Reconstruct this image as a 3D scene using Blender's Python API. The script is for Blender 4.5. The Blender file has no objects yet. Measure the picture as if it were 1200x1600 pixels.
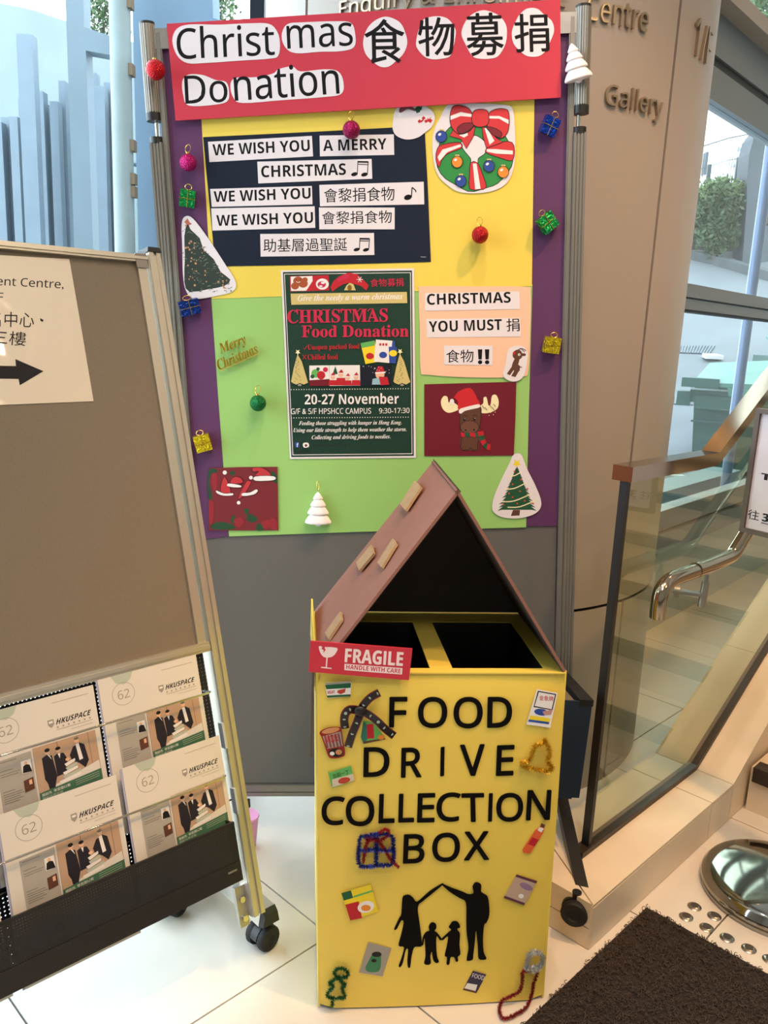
import bpy, math, random
import numpy as np
from mathutils import Vector, Matrix
SC = bpy.context.scene
COL = SC.collection
random.seed(7)
RNG = np.random.default_rng(7)

# ------------------------------------------------------------------ camera
FPX = 1290.0                     # focal length in pixels of the 1200 x 1600 frame
EYE = Vector((0, 0, 1.5))
_v = Vector((-.0439, .9757, .2147)).normalized()          # world down seen from the camera (x right, y down, z forward)
_Y = (Vector((0, 0, 1)) - _v * _v.z).normalized()
_X = _v.cross(_Y)
CR = Matrix((_X, _Y, -_v))       # camera (x right, y down, z forward) -> world
cam_d = bpy.data.cameras.new('camera')
cam = bpy.data.objects.new('camera', cam_d)
COL.objects.link(cam)
cam_d.sensor_fit = 'HORIZONTAL'
cam_d.sensor_width = 36.0
cam_d.lens = FPX / 1200 * 36.0
cam_d.clip_start = .05
cam_d.clip_end = 300
_m = Matrix((CR.col[0], -CR.col[1], -CR.col[2])).transposed().to_4x4()
_m.translation = EYE
cam.matrix_world = _m
SC.camera = cam
SC.view_settings.view_transform = 'Standard'
SC.view_settings.look = 'None'
SC.view_settings.gamma = 1
SC.view_settings.use_curve_mapping = False
SC.view_settings.exposure = -0.14

# ------------------------------------------------------------------ sky and lamps
world = bpy.data.worlds.new('overcast_sky')
SC.world = world
world.use_nodes = True
wn = world.node_tree.nodes
wn['Background'].inputs[0].default_value = (.78, .92, 1.0, 1)
wn['Background'].inputs[1].default_value = 7.6
SC.cycles.max_bounces = 8
SC.cycles.diffuse_bounces = 4
SC.cycles.transparent_max_bounces = 16

def lamp(name, kind, loc, target, power, color, size=.1, angle=None, blend=.3, portal=None):
    d = bpy.data.lights.new(name, kind)
    d.energy = power
    d.color = color
    if kind == 'SPOT':
        d.spot_size = math.radians(angle)
        d.spot_blend = blend
        d.shadow_soft_size = size
    elif kind == 'AREA':
        d.shape = 'RECTANGLE' if portal else 'DISK'
        d.size = portal[0] if portal else size
        if portal:
            d.size_y = portal[1]
            d.cycles.is_portal = True
    else:
        d.shadow_soft_size = size
    o = bpy.data.objects.new(name, d)
    COL.objects.link(o)
    o.location = loc
    o.rotation_euler = (Vector(target) - Vector(loc)).to_track_quat('-Z', 'Y').to_euler()
    return o
WARM = (1, .52, .19)
NEUT = (1, .90, .88)
lamp('ceiling_spot', 'SPOT', (.12, 1.34, 3.9), (0, 2.2, 1.25), 66, NEUT, .03, 62, .5)
lamp('ceiling_spot', 'SPOT', (1.25, 1.0, 4.2), (1.25, 1.9, 0), 340, WARM, .06, 72, .6)
lamp('ceiling_spot', 'SPOT', (.35, .55, 4.2), (.35, 1.3, 0), 92, (1, .66, .36), .08, 66, .7)
lamp('ceiling_spot', 'SPOT', (2.6, 3.4, 4.2), (2.4, 3.4, 0), 130, WARM, .08, 100, .6)
lamp('ceiling_spot', 'SPOT', (-.2, .2, 4.2), (-.75, 1.5, .9), 84, (1, .68, .40), .08, 52, .5)
lamp('ceiling_light', 'AREA', (3.4, -.45, 4.2), (-.5, 1.35, 1.4), 26, (1, .72, .42), .16)
lamp('ceiling_light', 'AREA', (.5, -.8, 4.2), (.3, 1.6, .8), 34, NEUT, .7)
lamp('window_portal', 'AREA', (-2.2, 3.22, 2.1), (-2.2, 0, 2.1), 1, (1, 1, 1), portal=(3.5, 4.1))
lamp('window_portal', 'AREA', (-3.97, 1.2, 2.1), (0, 1.2, 2.1), 1, (1, 1, 1), portal=(3.9, 4.1))
lamp('window_portal', 'AREA', (2.66, 5.58, 2.6), (2.66 + .757 * 3, 5.58 - .653 * 3, 2.6), 1, (1, 1, 1), portal=(4.4, 3.4))

# ------------------------------------------------------------------ helpers: pixels of the photograph -> places on planes of the scene
def ray(px, py):
    return CR @ Vector((px - 600, py - 800, FPX))
def frame(o, x, n):              # x right, y up, z = n towards the viewer
    x = Vector(x).normalized(); n = Vector(n).normalized(); y = n.cross(x)
    m = Matrix((x, y, n)).transposed().to_4x4(); m.translation = Vector(o)
    return m
def uv(fr, px, py, off=0.0):     # where the sight line meets the frame's plane z = off
    n = fr.to_3x3().col[2]; o = fr.translation + n * off
    r = ray(px, py); t = (o - EYE).dot(n) / r.dot(n)
    p = fr.inverted() @ (EYE + r * t)
    return Vector((p.x, p.y))
def world_on(fr, px, py, off=0.0):
    a = uv(fr, px, py, off); return fr @ Vector((a.x, a.y, off))
GROUND = frame((0, 0, 0), (1, 0, 0), (0, 0, 1))
def ground(px, py, h=0.0):
    a = uv(GROUND, px, py, h); return Vector((a.x, a.y, h))
def crop(ox, oy, s):             # reads lists of points taken from an enlarged crop
    return lambda *p: [(ox + x / s, oy + y / s) for x, y in p]
T4 = Matrix.Translation

# ------------------------------------------------------------------ materials
def lin(c):
    c = c.lstrip('#'); v = [int(c[i:i + 2], 16) / 255 for i in (0, 2, 4)]
    return tuple((x / 12.92 if x <= .04045 else ((x + .055) / 1.055) ** 2.4) for x in v) + (1,)
_M = {}
def mat(name, col, rough=.6, metal=0, var=.0, scale=30, bump=0, bscale=200, emit=0, coat=0, spec=None):
    if name in _M: return _M[name]
    m = bpy.data.materials.new(name); m.use_nodes = True; _M[name] = m
    nt = m.node_tree; b = nt.nodes['Principled BSDF']
    c = lin(col)
    b.inputs['Base Color'].default_value = c
    b.inputs['Roughness'].default_value = rough
    b.inputs['Metallic'].default_value = metal
    if spec is not None: b.inputs['Specular IOR Level'].default_value = spec
    if coat: b.inputs['Coat Weight'].default_value = coat; b.inputs['Coat Roughness'].default_value = .08
    if var or bump: tc = nt.nodes.new('ShaderNodeTexCoord')
    if var:
        n = nt.nodes.new('ShaderNodeTexNoise'); n.inputs['Scale'].default_value = scale; n.inputs['Detail'].default_value = 4
        nt.links.new(tc.outputs['Object'], n.inputs['Vector'])
        r = nt.nodes.new('ShaderNodeValToRGB')
        r.color_ramp.elements[0].position = .3; r.color_ramp.elements[1].position = .7
        r.color_ramp.elements[0].color = tuple(x * (1 - var) for x in c[:3]) + (1,)
        r.color_ramp.elements[1].color = tuple(min(1, x * (1 + var)) for x in c[:3]) + (1,)
        nt.links.new(n.outputs['Fac'], r.inputs['Fac']); nt.links.new(r.outputs['Color'], b.inputs['Base Color'])
    if bump:
        n = nt.nodes.new('ShaderNodeTexNoise'); n.inputs['Scale'].default_value = bscale; n.inputs['Detail'].default_value = 3
        nt.links.new(tc.outputs['Object'], n.inputs['Vector'])
        bn = nt.nodes.new('ShaderNodeBump'); bn.inputs['Strength'].default_value = bump; bn.inputs['Distance'].default_value = .01
        nt.links.new(n.outputs['Fac'], bn.inputs['Height']); nt.links.new(bn.outputs['Normal'], b.inputs['Normal'])
    if emit: b.inputs['Emission Color'].default_value = c; b.inputs['Emission Strength'].default_value = emit
    return m
def glass_mat(name, tint, ior=1.5, rough=0):
    m = bpy.data.materials.new(name); m.use_nodes = True; nt = m.node_tree; N = nt.nodes
    N.remove(N['Principled BSDF'])
    tr = N.new('ShaderNodeBsdfTransparent'); tr.inputs[0].default_value = tint
    gl = N.new('ShaderNodeBsdfGlossy'); gl.inputs['Roughness'].default_value = rough
    fr = N.new('ShaderNodeFresnel'); fr.inputs['IOR'].default_value = ior
    ge = N.new('ShaderNodeNewGeometry'); sb = N.new('ShaderNodeMath'); sb.operation = 'SUBTRACT'; sb.inputs[0].default_value = 1
    mu = N.new('ShaderNodeMath'); mu.operation = 'MULTIPLY'; mx = N.new('ShaderNodeMixShader')
    nt.links.new(ge.outputs['Backfacing'], sb.inputs[1]); nt.links.new(fr.outputs[0], mu.inputs[0]); nt.links.new(sb.outputs[0], mu.inputs[1])
    nt.links.new(mu.outputs[0], mx.inputs[0]); nt.links.new(tr.outputs[0], mx.inputs[1]); nt.links.new(gl.outputs[0], mx.inputs[2])
    nt.links.new(mx.outputs[0], N['Material Output'].inputs['Surface'])
    return m
def perforated(name, col, pitch=.006, hole=.32, rough=.5):   # sheet metal punched with a grid of round holes
    m = bpy.data.materials.new(name); m.use_nodes = True; nt = m.node_tree; N = nt.nodes
    b = N['Principled BSDF']; b.inputs['Base Color'].default_value = lin(col); b.inputs['Roughness'].default_value = rough
    tc = N.new('ShaderNodeTexCoord'); sc = N.new('ShaderNodeVectorMath'); sc.operation = 'SCALE'; sc.inputs['Scale'].default_value = 1 / pitch
    fr = N.new('ShaderNodeVectorMath'); fr.operation = 'FRACTION'; su = N.new('ShaderNodeVectorMath'); su.operation = 'SUBTRACT'; su.inputs[1].default_value = (.5, .5, .5)
    mk = N.new('ShaderNodeVectorMath'); mk.operation = 'MULTIPLY'; mk.inputs[1].default_value = (1, 1, 0)
    ln = N.new('ShaderNodeVectorMath'); ln.operation = 'LENGTH'; lt = N.new('ShaderNodeMath'); lt.operation = 'LESS_THAN'; lt.inputs[1].default_value = hole
    tr = N.new('ShaderNodeBsdfTransparent'); mx = N.new('ShaderNodeMixShader')
    L = nt.links.new
    L(tc.outputs['Object'], sc.inputs[0]); L(sc.outputs[0], fr.inputs[0]); L(fr.outputs[0], su.inputs[0]); L(su.outputs[0], mk.inputs[0]); L(mk.outputs[0], ln.inputs[0])
    L(ln.outputs['Value'], lt.inputs[0]); L(lt.outputs[0], mx.inputs[0]); L(b.outputs[0], mx.inputs[1]); L(tr.outputs[0], mx.inputs[2]); L(mx.outputs[0], N['Material Output'].inputs['Surface'])
    return m

# ------------------------------------------------------------------ mesh building
class MB:
    def __init__(s): s.v = []; s.f = []; s.m = []
    def add(s, vs, fs, m=0):
        b = len(s.v); s.v += [tuple(p) for p in vs]; s.f += [tuple(b + i for i in f) for f in fs]; s.m += [m] * len(fs); return s
    def box(s, x0, x1, y0, y1, z0, z1, m=0):
        vs = [(x, y, z) for z in (z0, z1) for y in (y0, y1) for x in (x0, x1)]
        return s.add(vs, [(0, 2, 3, 1), (4, 5, 7, 6), (0, 1, 5, 4), (1, 3, 7, 5), (3, 2, 6, 7), (2, 0, 4, 6)], m)
    def hexa(s, p, m=0):         # eight corners in the order of box()
        return s.add(p, [(0, 2, 3, 1), (4, 5, 7, 6), (0, 1, 5, 4), (1, 3, 7, 5), (3, 2, 6, 7), (2, 0, 4, 6)], m)
    def prism(s, poly, z0, z1, m=0):   # polygon in xy raised along z
        a = sum(poly[i][0] * poly[(i + 1) % len(poly)][1] - poly[(i + 1) % len(poly)][0] * poly[i][1] for i in range(len(poly)))
        if a < 0: poly = poly[::-1]
        n = len(poly)
        return s.add([(p[0], p[1], z0) for p in poly] + [(p[0], p[1], z1) for p in poly],
                     [tuple(range(n))[::-1], tuple(range(n, 2 * n))] + [(i, (i + 1) % n, n + (i + 1) % n, n + i) for i in range(n)], m)
    def plate(s, poly3, vec, m=0):     # 3-D polygon raised along vec
        n = len(poly3); vec = Vector(vec); p = [Vector(q) for q in poly3]
        nr = Vector((0, 0, 0))
        for i in range(n): nr += p[i].cross(p[(i + 1) % n])
        if nr.dot(vec) < 0: p = p[::-1]
        return s.add(p + [q + vec for q in p], [tuple(range(n))[::-1], tuple(range(n, 2 * n))] + [(i, (i + 1) % n, n + (i + 1) % n, n + i) for i in range(n)], m)
    def tube(s, pts, r, seg=10, m=0, closed=False, cap=True):
        pts = [Vector(p) for p in pts]; n = len(pts); rr = r if isinstance(r, (list, tuple)) else [r] * n
        b = len(s.v); ref = None
        for i, p in enumerate(pts):
            if closed: t = pts[(i + 1) % n] - pts[i - 1]
            else: t = pts[min(i + 1, n - 1)] - pts[max(i - 1, 0)]
            t = t.normalized() if t.length > 1e-9 else Vector((0, 0, 1))
            if ref is None: ref = Vector((0, 0, 1)) if abs(t.z) < .9 else Vector((1, 0, 0))
            a = (ref - t * ref.dot(t)).normalized(); ref = a; c = t.cross(a)
            for k in range(seg):
                w = 2 * math.pi * k / seg; s.v.append(tuple(p + (a * math.cos(w) + c * math.sin(w)) * rr[i]))
        for i in range(n if closed else n - 1):
            j = (i + 1) % n
            for k in range(seg):
                l = (k + 1) % seg; s.f.append((b + i * seg + k, b + i * seg + l, b + j * seg + l, b + j * seg + k)); s.m.append(m)
        if cap and not closed:
            s.f.append(tuple(b + k for k in range(seg))[::-1]); s.f.append(tuple(b + (n - 1) * seg + k for k in range(seg))); s.m += [m, m]
        return s
    def lathe(s, prof, seg=24, m=0, M=None):   # (r, z) from bottom to top round z
        b = len(s.v); M = M or Matrix()
        for r, z in prof:
            for k in range(seg):
                w = 2 * math.pi * k / seg; s.v.append(tuple(M @ Vector((max(r, 1e-5) * math.cos(w), max(r, 1e-5) * math.sin(w), z))))
        for i in range(len(prof) - 1):
            for k in range(seg):
                l = (k + 1) % seg; s.f.append((b + i * seg + k, b + i * seg + l, b + (i + 1) * seg + l, b + (i + 1) * seg + k)); s.m.append(m)
        n = len(prof) - 1
        s.f += [tuple(b + k for k in range(seg))[::-1], tuple(b + n * seg + k for k in range(seg))]; s.m += [m, m]
        return s
    def ball(s, c, r, seg=16, rings=10, m=0, sc=(1, 1, 1)):
        pr = [(r * math.sin(math.pi * i / rings), -r * math.cos(math.pi * i / rings)) for i in range(rings + 1)]
        return s.lathe(pr, seg, m, T4(c) @ Matrix.Diagonal((*sc, 1)))
    def build(s, name, mats, parent=None, M=None, smooth=False):
        me = bpy.data.meshes.new(name); me.from_pydata(s.v, [], s.f)
        for k in (mats if isinstance(mats, (list, tuple)) else [mats]): me.materials.append(k)
        me.polygons.foreach_set('material_index', s.m)
        if smooth:
            me.polygons.foreach_set('use_smooth', [True] * len(me.polygons))
            try: me.set_sharp_from_angle(angle=math.radians(38))
            except Exception: pass
        me.update()
        return link(name, me, parent, M)
def link(name, data, parent=None, M=None):
    o = bpy.data.objects.new(name, data); COL.objects.link(o)
    if parent: o.parent = parent
    if M is not None: o.matrix_basis = M
    return o
def tag(o, label=None, cat=None, group=None, kind=None):
    if label: o['label'] = label
    if cat: o['category'] = cat
    if group: o['group'] = group
    if kind: o['kind'] = kind
    return o
def thing(name, M, label, cat, group=None):
    if not isinstance(M, Matrix): M = T4(M)
    return tag(link(name, None, None, M), label, cat, group)
def dup(o, M, label=None, parent=None):
    c = o.copy(); COL.objects.link(c); c.parent = parent
    if M is not None: c.matrix_basis = M
    if label: c['label'] = label
    for ch in list(o.children): dup(ch, None, None, c)
    return c
def smoothpoly(p, n=5, closed=True):
    out = []; N = len(p)
    for i in range(N if closed else N - 1):
        a, b, c, d = [p[(i + k) % N] if closed else p[min(max(i + k, 0), N - 1)] for k in (-1, 0, 1, 2)]
        for j in range(n):
            t = j / n
            out.append(tuple(.5 * (2 * b[k] + (c[k] - a[k]) * t + (2 * a[k] - 5 * b[k] + 4 * c[k] - d[k]) * t * t + (3 * b[k] - a[k] - 3 * c[k] + d[k]) * t ** 3) for k in range(len(b))))
    if not closed: out.append(p[-1])
    return out
def ell(cx, cy, rx, ry=None, n=20, rot=0, a0=0, a1=360):
    ry = rx if ry is None else ry; c, s_ = math.cos(math.radians(rot)), math.sin(math.radians(rot)); o = []
    for i in range(n + (1 if a1 - a0 < 360 else 0)):
        w = math.radians(a0 + (a1 - a0) * i / n); x, y = rx * math.cos(w), ry * math.sin(w); o.append((cx + x * c - y * s_, cy + x * s_ + y * c))
    return o
_T = {}
CAPH = {}
FACES = {'B': (0x1D5D4, 0x1D5EE, 0x1D7EC), 'S': (0x1D5A0, 0x1D5BA, 0x1D7E2), 'BI': (0x1D63C, 0x1D656, 0x1D7EC), 'SC': (0x1D4D0, 0x1D4EA, 0x1D7CE), 'RI': (0x1D468, 0x1D482, 0x1D7CE), 'R': (0x1D400, 0x1D41A, 0x1D7CE)}
def face(s, k):                  # the same letters in another cut of the built-in font stack
    U_, L_, D_ = FACES[k]
    if k in ('B', 'S', 'BI'): s = s.replace('I', 'l')
    return ''.join(chr(U_ + ord(c) - 65) if 'A' <= c <= 'Z' else chr(L_ + ord(c) - 97) if 'a' <= c <= 'z' else chr(D_ + ord(c) - 48) if '0' <= c <= '9' else c for c in s)
def glyphs(body, bold=0, shear=0, spacing=1, extrude=0, res=3):
    k = (body, bold, shear, spacing, extrude)
    if k in _T: return _T[k]
    c = bpy.data.curves.new('lettering', 'FONT'); c.body = body; c.offset = bold; c.shear = shear; c.resolution_u = res; c.space_character = spacing; c.extrude = extrude
    o = bpy.data.objects.new('lettering', c); COL.objects.link(o)
    me = bpy.data.meshes.new_from_object(o.evaluated_get(bpy.context.evaluated_depsgraph_get()))
    vs = [tuple(v.co) for v in me.vertices]; fs = [tuple(p.vertices) for p in me.polygons]
    bpy.data.objects.remove(o); bpy.data.meshes.remove(me)
    caps = [c_ for c_ in body if ord(c_) in (0x1D5EE + 11, 0x1D5BA + 11, 0x1D656 + 11)]
    if caps and body not in caps and not any(0x1D5EE <= ord(c_) < 0x1D608 and c_ not in caps or 0x1D5BA <= ord(c_) < 0x1D5D4 and c_ not in caps for c_ in body):
        ys = sorted(v[1] for v in vs); hc = CAPH[caps[0]] if caps[0] in CAPH else .714 / .76 * ys[-1]      # a capital I is cut to the height of the other capitals
        vs = [(x, min(y, hc) if y > hc * 1.035 else y, z) for x, y, z in vs]
    x0, x1 = min(v[0] for v in vs), max(v[0] for v in vs); y0, y1 = min(v[1] for v in vs), max(v[1] for v in vs)
    _T[k] = ([((x - x0) / (x1 - x0), (y - y0) / (y1 - y0), z) for x, y, z in vs], fs, (x1 - x0) / (y1 - y0))
    return _T[k]

def wm(o):
    return (wm(o.parent) @ o.matrix_basis) if o.parent else o.matrix_basis.copy()

class Sheet:
    """a flat piece of paper or card lying on a frame, and the print on it"""
    def __init__(s, fr, off, outline, m, name, label=None, cat=None, group=None, th=.0006, parent=None, curl=0):
        s.fr = fr; s.off = off; s.px = True
        p = [uv(fr, x, y, off) for x, y in outline]
        s.c = sum(p, Vector((0, 0))) / len(p)
        M = fr @ T4((s.c.x, s.c.y, off))
        if parent: M = wm(parent).inverted() @ M
        s.obj = MB().prism([tuple(q - s.c) for q in p], 0, th).build(name, m, parent, M)
        tag(s.obj, label, cat, group); s.z = th; s.reset()
    def reset(s): s.b = MB(); s.mats = []
    def mp(s, x, y):
        q = uv(s.fr, x, y, s.off + s.z) - s.c; return (q.x, q.y)
    def mi(s, m):
        if m not in s.mats: s.mats.append(m)
        return s.mats.index(m)
    def up(s, d=.00005): s.z += d; return s
    def poly(s, pts, m):
        s.up(); p = [s.mp(*q) for q in pts]
        a = sum(p[i][0] * p[(i + 1) % len(p)][1] - p[(i + 1) % len(p)][0] * p[i][1] for i in range(len(p)))
        if a < 0: p = p[::-1]
        s.b.add([(x, y, s.z) for x, y in p], [tuple(range(len(p)))], s.mi(m)); return s
    def polys(s, lst, m):        # pieces of one colour that do not overlap
        s.up(); z = s.z
        for pts in lst: s.poly(pts, m); s.z = z
        return s
    def ring(s, outer, inner, m):
        s.up(); o = [s.mp(*q) for q in outer]; i_ = [s.mp(*q) for q in inner]; n = len(o)
        s.b.add([(x, y, s.z) for x, y in o + i_], [(k, (k + 1) % n, n + (k + 1) % n, n + k) for k in range(n)], s.mi(m)); return s
    def line(s, pts, w, m, closed=False):
        s.up(); P = [Vector(p) for p in pts]; n = len(P); L = []; R = []
        for i in range(n):
            t = (P[(i + 1) % n] - P[i - 1]) if closed else (P[min(i + 1, n - 1)] - P[max(i - 1, 0)])
            t = t.normalized(); nn = Vector((-t.y, t.x)) * w / 2; L.append(P[i] + nn); R.append(P[i] - nn)
        q = [s.mp(*a) for a in L] + [s.mp(*a) for a in R]
        s.b.add([(x, y, s.z) for x, y in q], [(i, (i + 1) % n, n + (i + 1) % n, n + i) for i in range(n if closed else n - 1)], s.mi(m)); return s
    def text(s, body, bl, br, h, m, bold=0, shear=0, spacing=1, f=None):
        if f is None: f = 'B' if bold >= .018 else 'S'
        if f in ('B', 'BI'): bold = max(0, bold - .024)
        body = face(body, f) if f else body
        s.up(); vs, fs, _ = glyphs(body, 0, shear, spacing)
        bl = Vector(bl); d = Vector(br) - bl; up = Vector((d.y, -d.x)).normalized() * h
        k = max(0, bold) * h * .9; sh = [(0, 0)] if bold < .004 else [(-k, 0), (k, 0), (0, -k * .7), (0, k * .7)] + ([(-k * .5, -k * .4), (k * .5, k * .4)] if bold > .015 else [])
        for ox, oy in sh:
            q = []
            for x, y, _z in vs:
                p = bl + d * x + up * y; a = s.mp(p.x + ox, p.y + oy); q.append((a[0], a[1], s.z))
            s.b.add(q, fs, s.mi(m)); s.z += .000008
        return s
    def flush(s, name='print', label=None):
        if not s.b.v: return None
        o = s.b.build(name, s.mats, s.obj); tag(o, label); s.reset(); return o

# ------------------------------------------------------------------ materials in use
FLOORT = mat('cream_stone_tile', '#d3ccc2', .32, var=.05, scale=3, bump=.02)
GROUT = mat('dark_grout', '#4a3e31', .9)
PLINT = mat('cream_plinth_tile', '#d8c8b0', .38, var=.05, scale=5)
PLING = mat('brown_grout', '#6b5238', .9)
WALLM = mat('warm_white_paint', '#c9bfb2', .8)
DARKW = mat('dark_shell', '#55524e', .9)
BEIGE = mat('beige_metal_panel', '#9f958c', .42, 0, var=.02, scale=2, spec=.4)
SEAMM = mat('black_seam', '#15110d', .9)
STEEL = mat('brushed_letter_steel', '#a8967f', .3, .8)
ALU = mat('aluminium', '#b4b0a8', .34, .85, var=.06, scale=40)
ALUD = mat('dull_aluminium', '#8f8b84', .42, .7)
CHROME = mat('chrome', '#d6d2cc', .06, 1)
SATIN = mat('satin_stainless', '#a59783', .14, 1)
BLACKP = mat('black_plastic', '#131313', .45)
BLACKM = mat('black_metal', '#1b1a1a', .4, .2)
RUBB = mat('black_rubber', '#0d0d0d', .7)
PAPER = mat('white_paper', '#ded8de', .65)
INK = mat('black_ink', '#0e0d11', .7, spec=.2)
FRAMEG = mat('grey_window_frame', '#7d8084', .45, .3)
FRAMED = mat('black_gasket', '#14181c', .6)
GLASS = glass_mat('clear_glass', (.97, .99, 1, 1), 1.45)
BGLASS = glass_mat('balustrade_glass', (.86, .89, .78, 1), 1.75)

# ------------------------------------------------------------------ floor: tiles laid at 45 degrees to the view
U = Vector((.698, .716, 0)).normalized(); W = Vector((-U.y, U.x, 0))
def uw(u, w, z=0): return U * u + W * w + Vector((0, 0, z))
TS = .662; TU0, TW0 = .5705, 1.327
b = MB(); b.add([(-4, -4, -.012), (6.5, -4, -.012), (6.5, 8.6, -.012), (5.2, 8.55, -.012), (1.2, 3.9, -.012), (.6, 3.24, -.012), (-4, 3.24, -.012)], [(0, 1, 2, 3, 4, 5, 6)])
floor = tag(b.build('floor', GROUT), kind='structure')
E_S = Vector((1.227, 1.422, 0)).normalized(); E_N = Vector((E_S.y, -E_S.x, 0)); FAC0 = Vector((1.437, 4.18, 0))
tb = MB(); g = .0022
tb.box(g, TS - g, g, TS - g, -.011, 0)
tile0 = None
for i in range(-5, 11):
    for j in range(-7, 9):
        c = uw(TU0 + (i + .5) * TS, TW0 + (j + .5) * TS)
        if not (-3.2 < c.x < 4.8 and -1.2 < c.y < 6.2): continue
        if (c - FAC0).dot(E_N) < -.9 and c.x > .6: continue
        if c.y > 3.3 and c.x < .9: continue
        o_ = uw(TU0 + i * TS, TW0 + j * TS)
        M = Matrix((U, W, Vector((0, 0, 1)))).transposed().to_4x4(); M.translation = o_
        if tile0 is None: tile0 = tb.build('tile', FLOORT, floor, M)
        else: dup(tile0, M, None, floor)

# room shell
def slab(name, pts, h0, h1, m, t=.1, kind='structure'):
    b = MB(); a, c = Vector(pts[0]), Vector(pts[1]); d = (c - a).normalized(); n = Vector((-d.y, d.x, 0)) * t
    b.plate([(a.x, a.y, h0), (c.x, c.y, h0), (c.x, c.y, h1), (a.x, a.y, h1)], n)
    return tag(b.build(name, m), kind=kind)
HC = 4.4
slab('wall_back', [(6.5, -4, 0), (-4, -4, 0)], 0, HC, WALLM, -.1)
slab('wall_left', [(-4, -4, 0), (-4, -.8, 0)], 0, HC, WALLM, .1)
slab('wall_right', [(6.5, -4, 0), (6.5, 8.6, 0)], 0, HC, WALLM, -.1)
fe = FAC0 + E_S * 6.6
slab('wall_far', [(fe.x, fe.y, 0), (7.2, fe.y, 0)], 0, HC, WALLM, .1)
b = MB(); b.plate([(-4.1, -4.1, HC), (6.7, -4.1, HC), (6.7, fe.y + .2, HC), (fe.x, fe.y + .2, HC), (.2, 3.3, HC), (-4.1, 3.3, HC)], (0, 0, .15))
tag(b.build('ceiling', mat('ceiling_paint', '#d8d2c8', .85)), kind='structure')

# left glazing (behind the board) : frame members and panes
def bar(b, p, q, w, d, n, m=0):       # a straight bar from p to q, w wide across, d deep along n
    p, q, n = Vector(p), Vector(q), Vector(n).normalized(); t = (q - p).normalized(); s_ = t.cross(n).normalized() * w / 2; n = n * d / 2
    b.hexa([p - s_ - n, p + s_ - n, p - s_ + n, p + s_ + n, q - s_ - n, q + s_ - n, q - s_ + n, q + s_ + n], m)
win = None
YL = 3.24
def glazing(name, a, c, h0, h1, posts, rails, fm, n, w=.06, d=.1, rw=None):
    a, c = Vector(a), Vector(c); e = (c - a).normalized(); L = (c - a).length
    root = tag(link(name, None, None, T4(a)), kind='structure')
    for k in posts:
        bb = MB(); bar(bb, e * k + Vector((0, 0, h0)), e * k + Vector((0, 0, h1)), w, d, n); bb.build('mullion', fm, root)
    for i, k in enumerate(rails):
        bb = MB(); bar(bb, Vector((0, 0, k)), e * L + Vector((0, 0, k)), (rw[i] if rw else w), d, n); bb.build('transom', fm, root)
    pp = [0] + list(posts) + [L]
    for i in range(len(pp) - 1):
        if pp[i + 1] - pp[i] < .1: continue
        bb = MB(); p = e * (pp[i] + .01); q = e * (pp[i + 1] - .01); nn = Vector(n).normalized() * .005
        bb.plate([p - nn + Vector((0, 0, h0)), q - nn + Vector((0, 0, h0)), q - nn + Vector((0, 0, h1)), p - nn + Vector((0, 0, h1))], nn * 2)
        bb.build('pane', GLASS, root)
    return root
lm_ = EYE + ray(414, 12) * ((YL - EYE.y) / ray(414, 12).y)
glazing('window_1', (-4, YL, 0), (-.35, YL, 0), .1, HC, [4 + lm_.x - 2.2, 4 + lm_.x - .02], [.08, HC - .05], mat('dark_blue_frame', '#1e2a38', .4, .3), (0, -1, 0), .05)
glazing('unseen_window', (-4, -.8, 0), (-4, YL, 0), .1, HC, [1.3, 2.7], [.08, HC - .05], FRAMEG, (1, 0, 0), .06)  # side wall out of view, glazed to let more daylight onto the floor

# right glazing: a plane through the sill line
FF = frame(FAC0, E_S, E_N)
def fy(px, py, off=0): return uv(FF, px, py, off).y
h_sill0 = fy(1029, 857); h_bot = fy(1032, 825); h_line = fy(1036, 794)
h_t0, h_t1, h_t2 = fy(1070, 488), fy(1070, 468), fy(1072, 445)
h_w0 = fy(1112, 163); h_w1 = fy(1115, 103); h_w2 = fy(1126, 34); h_w3 = fy(1127, 8)
x_l = uv(FF, 1125, 0).x - 1.2
fx0, fx1 = -1.15, 6.6
root = tag(link('window_3', None, None, FF), kind='structure')
def fbox(name, h0, h1, z0, z1, m, x0=fx0, x1=fx1, par=None):
    return MB().box(x0, x1, h0, h1, z0, z1).build(name, m, par or root)
fbox('bottom_frame', h_bot, h_line - .0, -.05, .03, FRAMEG)
fbox('bottom_rail', h_sill0, h_bot - .012, -.06, .05, FRAMEG)
fbox('transom', h_t1 + .008, h_t2, -.04, .05, FRAMEG)
fbox('transom', h_t0 + .012, h_t1, -.04, .035, FRAMEG)
fbox('gasket', h_t0, h_t0 + .012, -.03, .03, FRAMED)
HDR = mat('dark_grey_header', '#6f7880', .5, .1)
fbox('header', h_w0, h_w1 - .02, -.05, .03, HDR)
fbox('gasket', h_w1 - .02, h_w1 + .02, -.03, .02, FRAMED)
fbox('header', h_w1 + .02, h_w2, -.05, .035, HDR)
fbox('top_beam', h_w2, h_w3, -.05, .12, BEIGE)
for k in (2.6, 5.0): fbox('mullion', h_line, HC, -.04, .05, FRAMEG, k, k + .07)
for (a, c_) in ((h_line, h_t0), (h_t2, h_w0), (h_w3, HC)): fbox('pane', a, c_, -.006, .0, GLASS)
tag(MB().box(fx0, fx1, -.01, h_sill0, -.12, .0).build('wall_sill', mat('white_sill_paint', '#b9bfc0', .7, var=.03, scale=6), None, FF), kind='structure')

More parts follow.
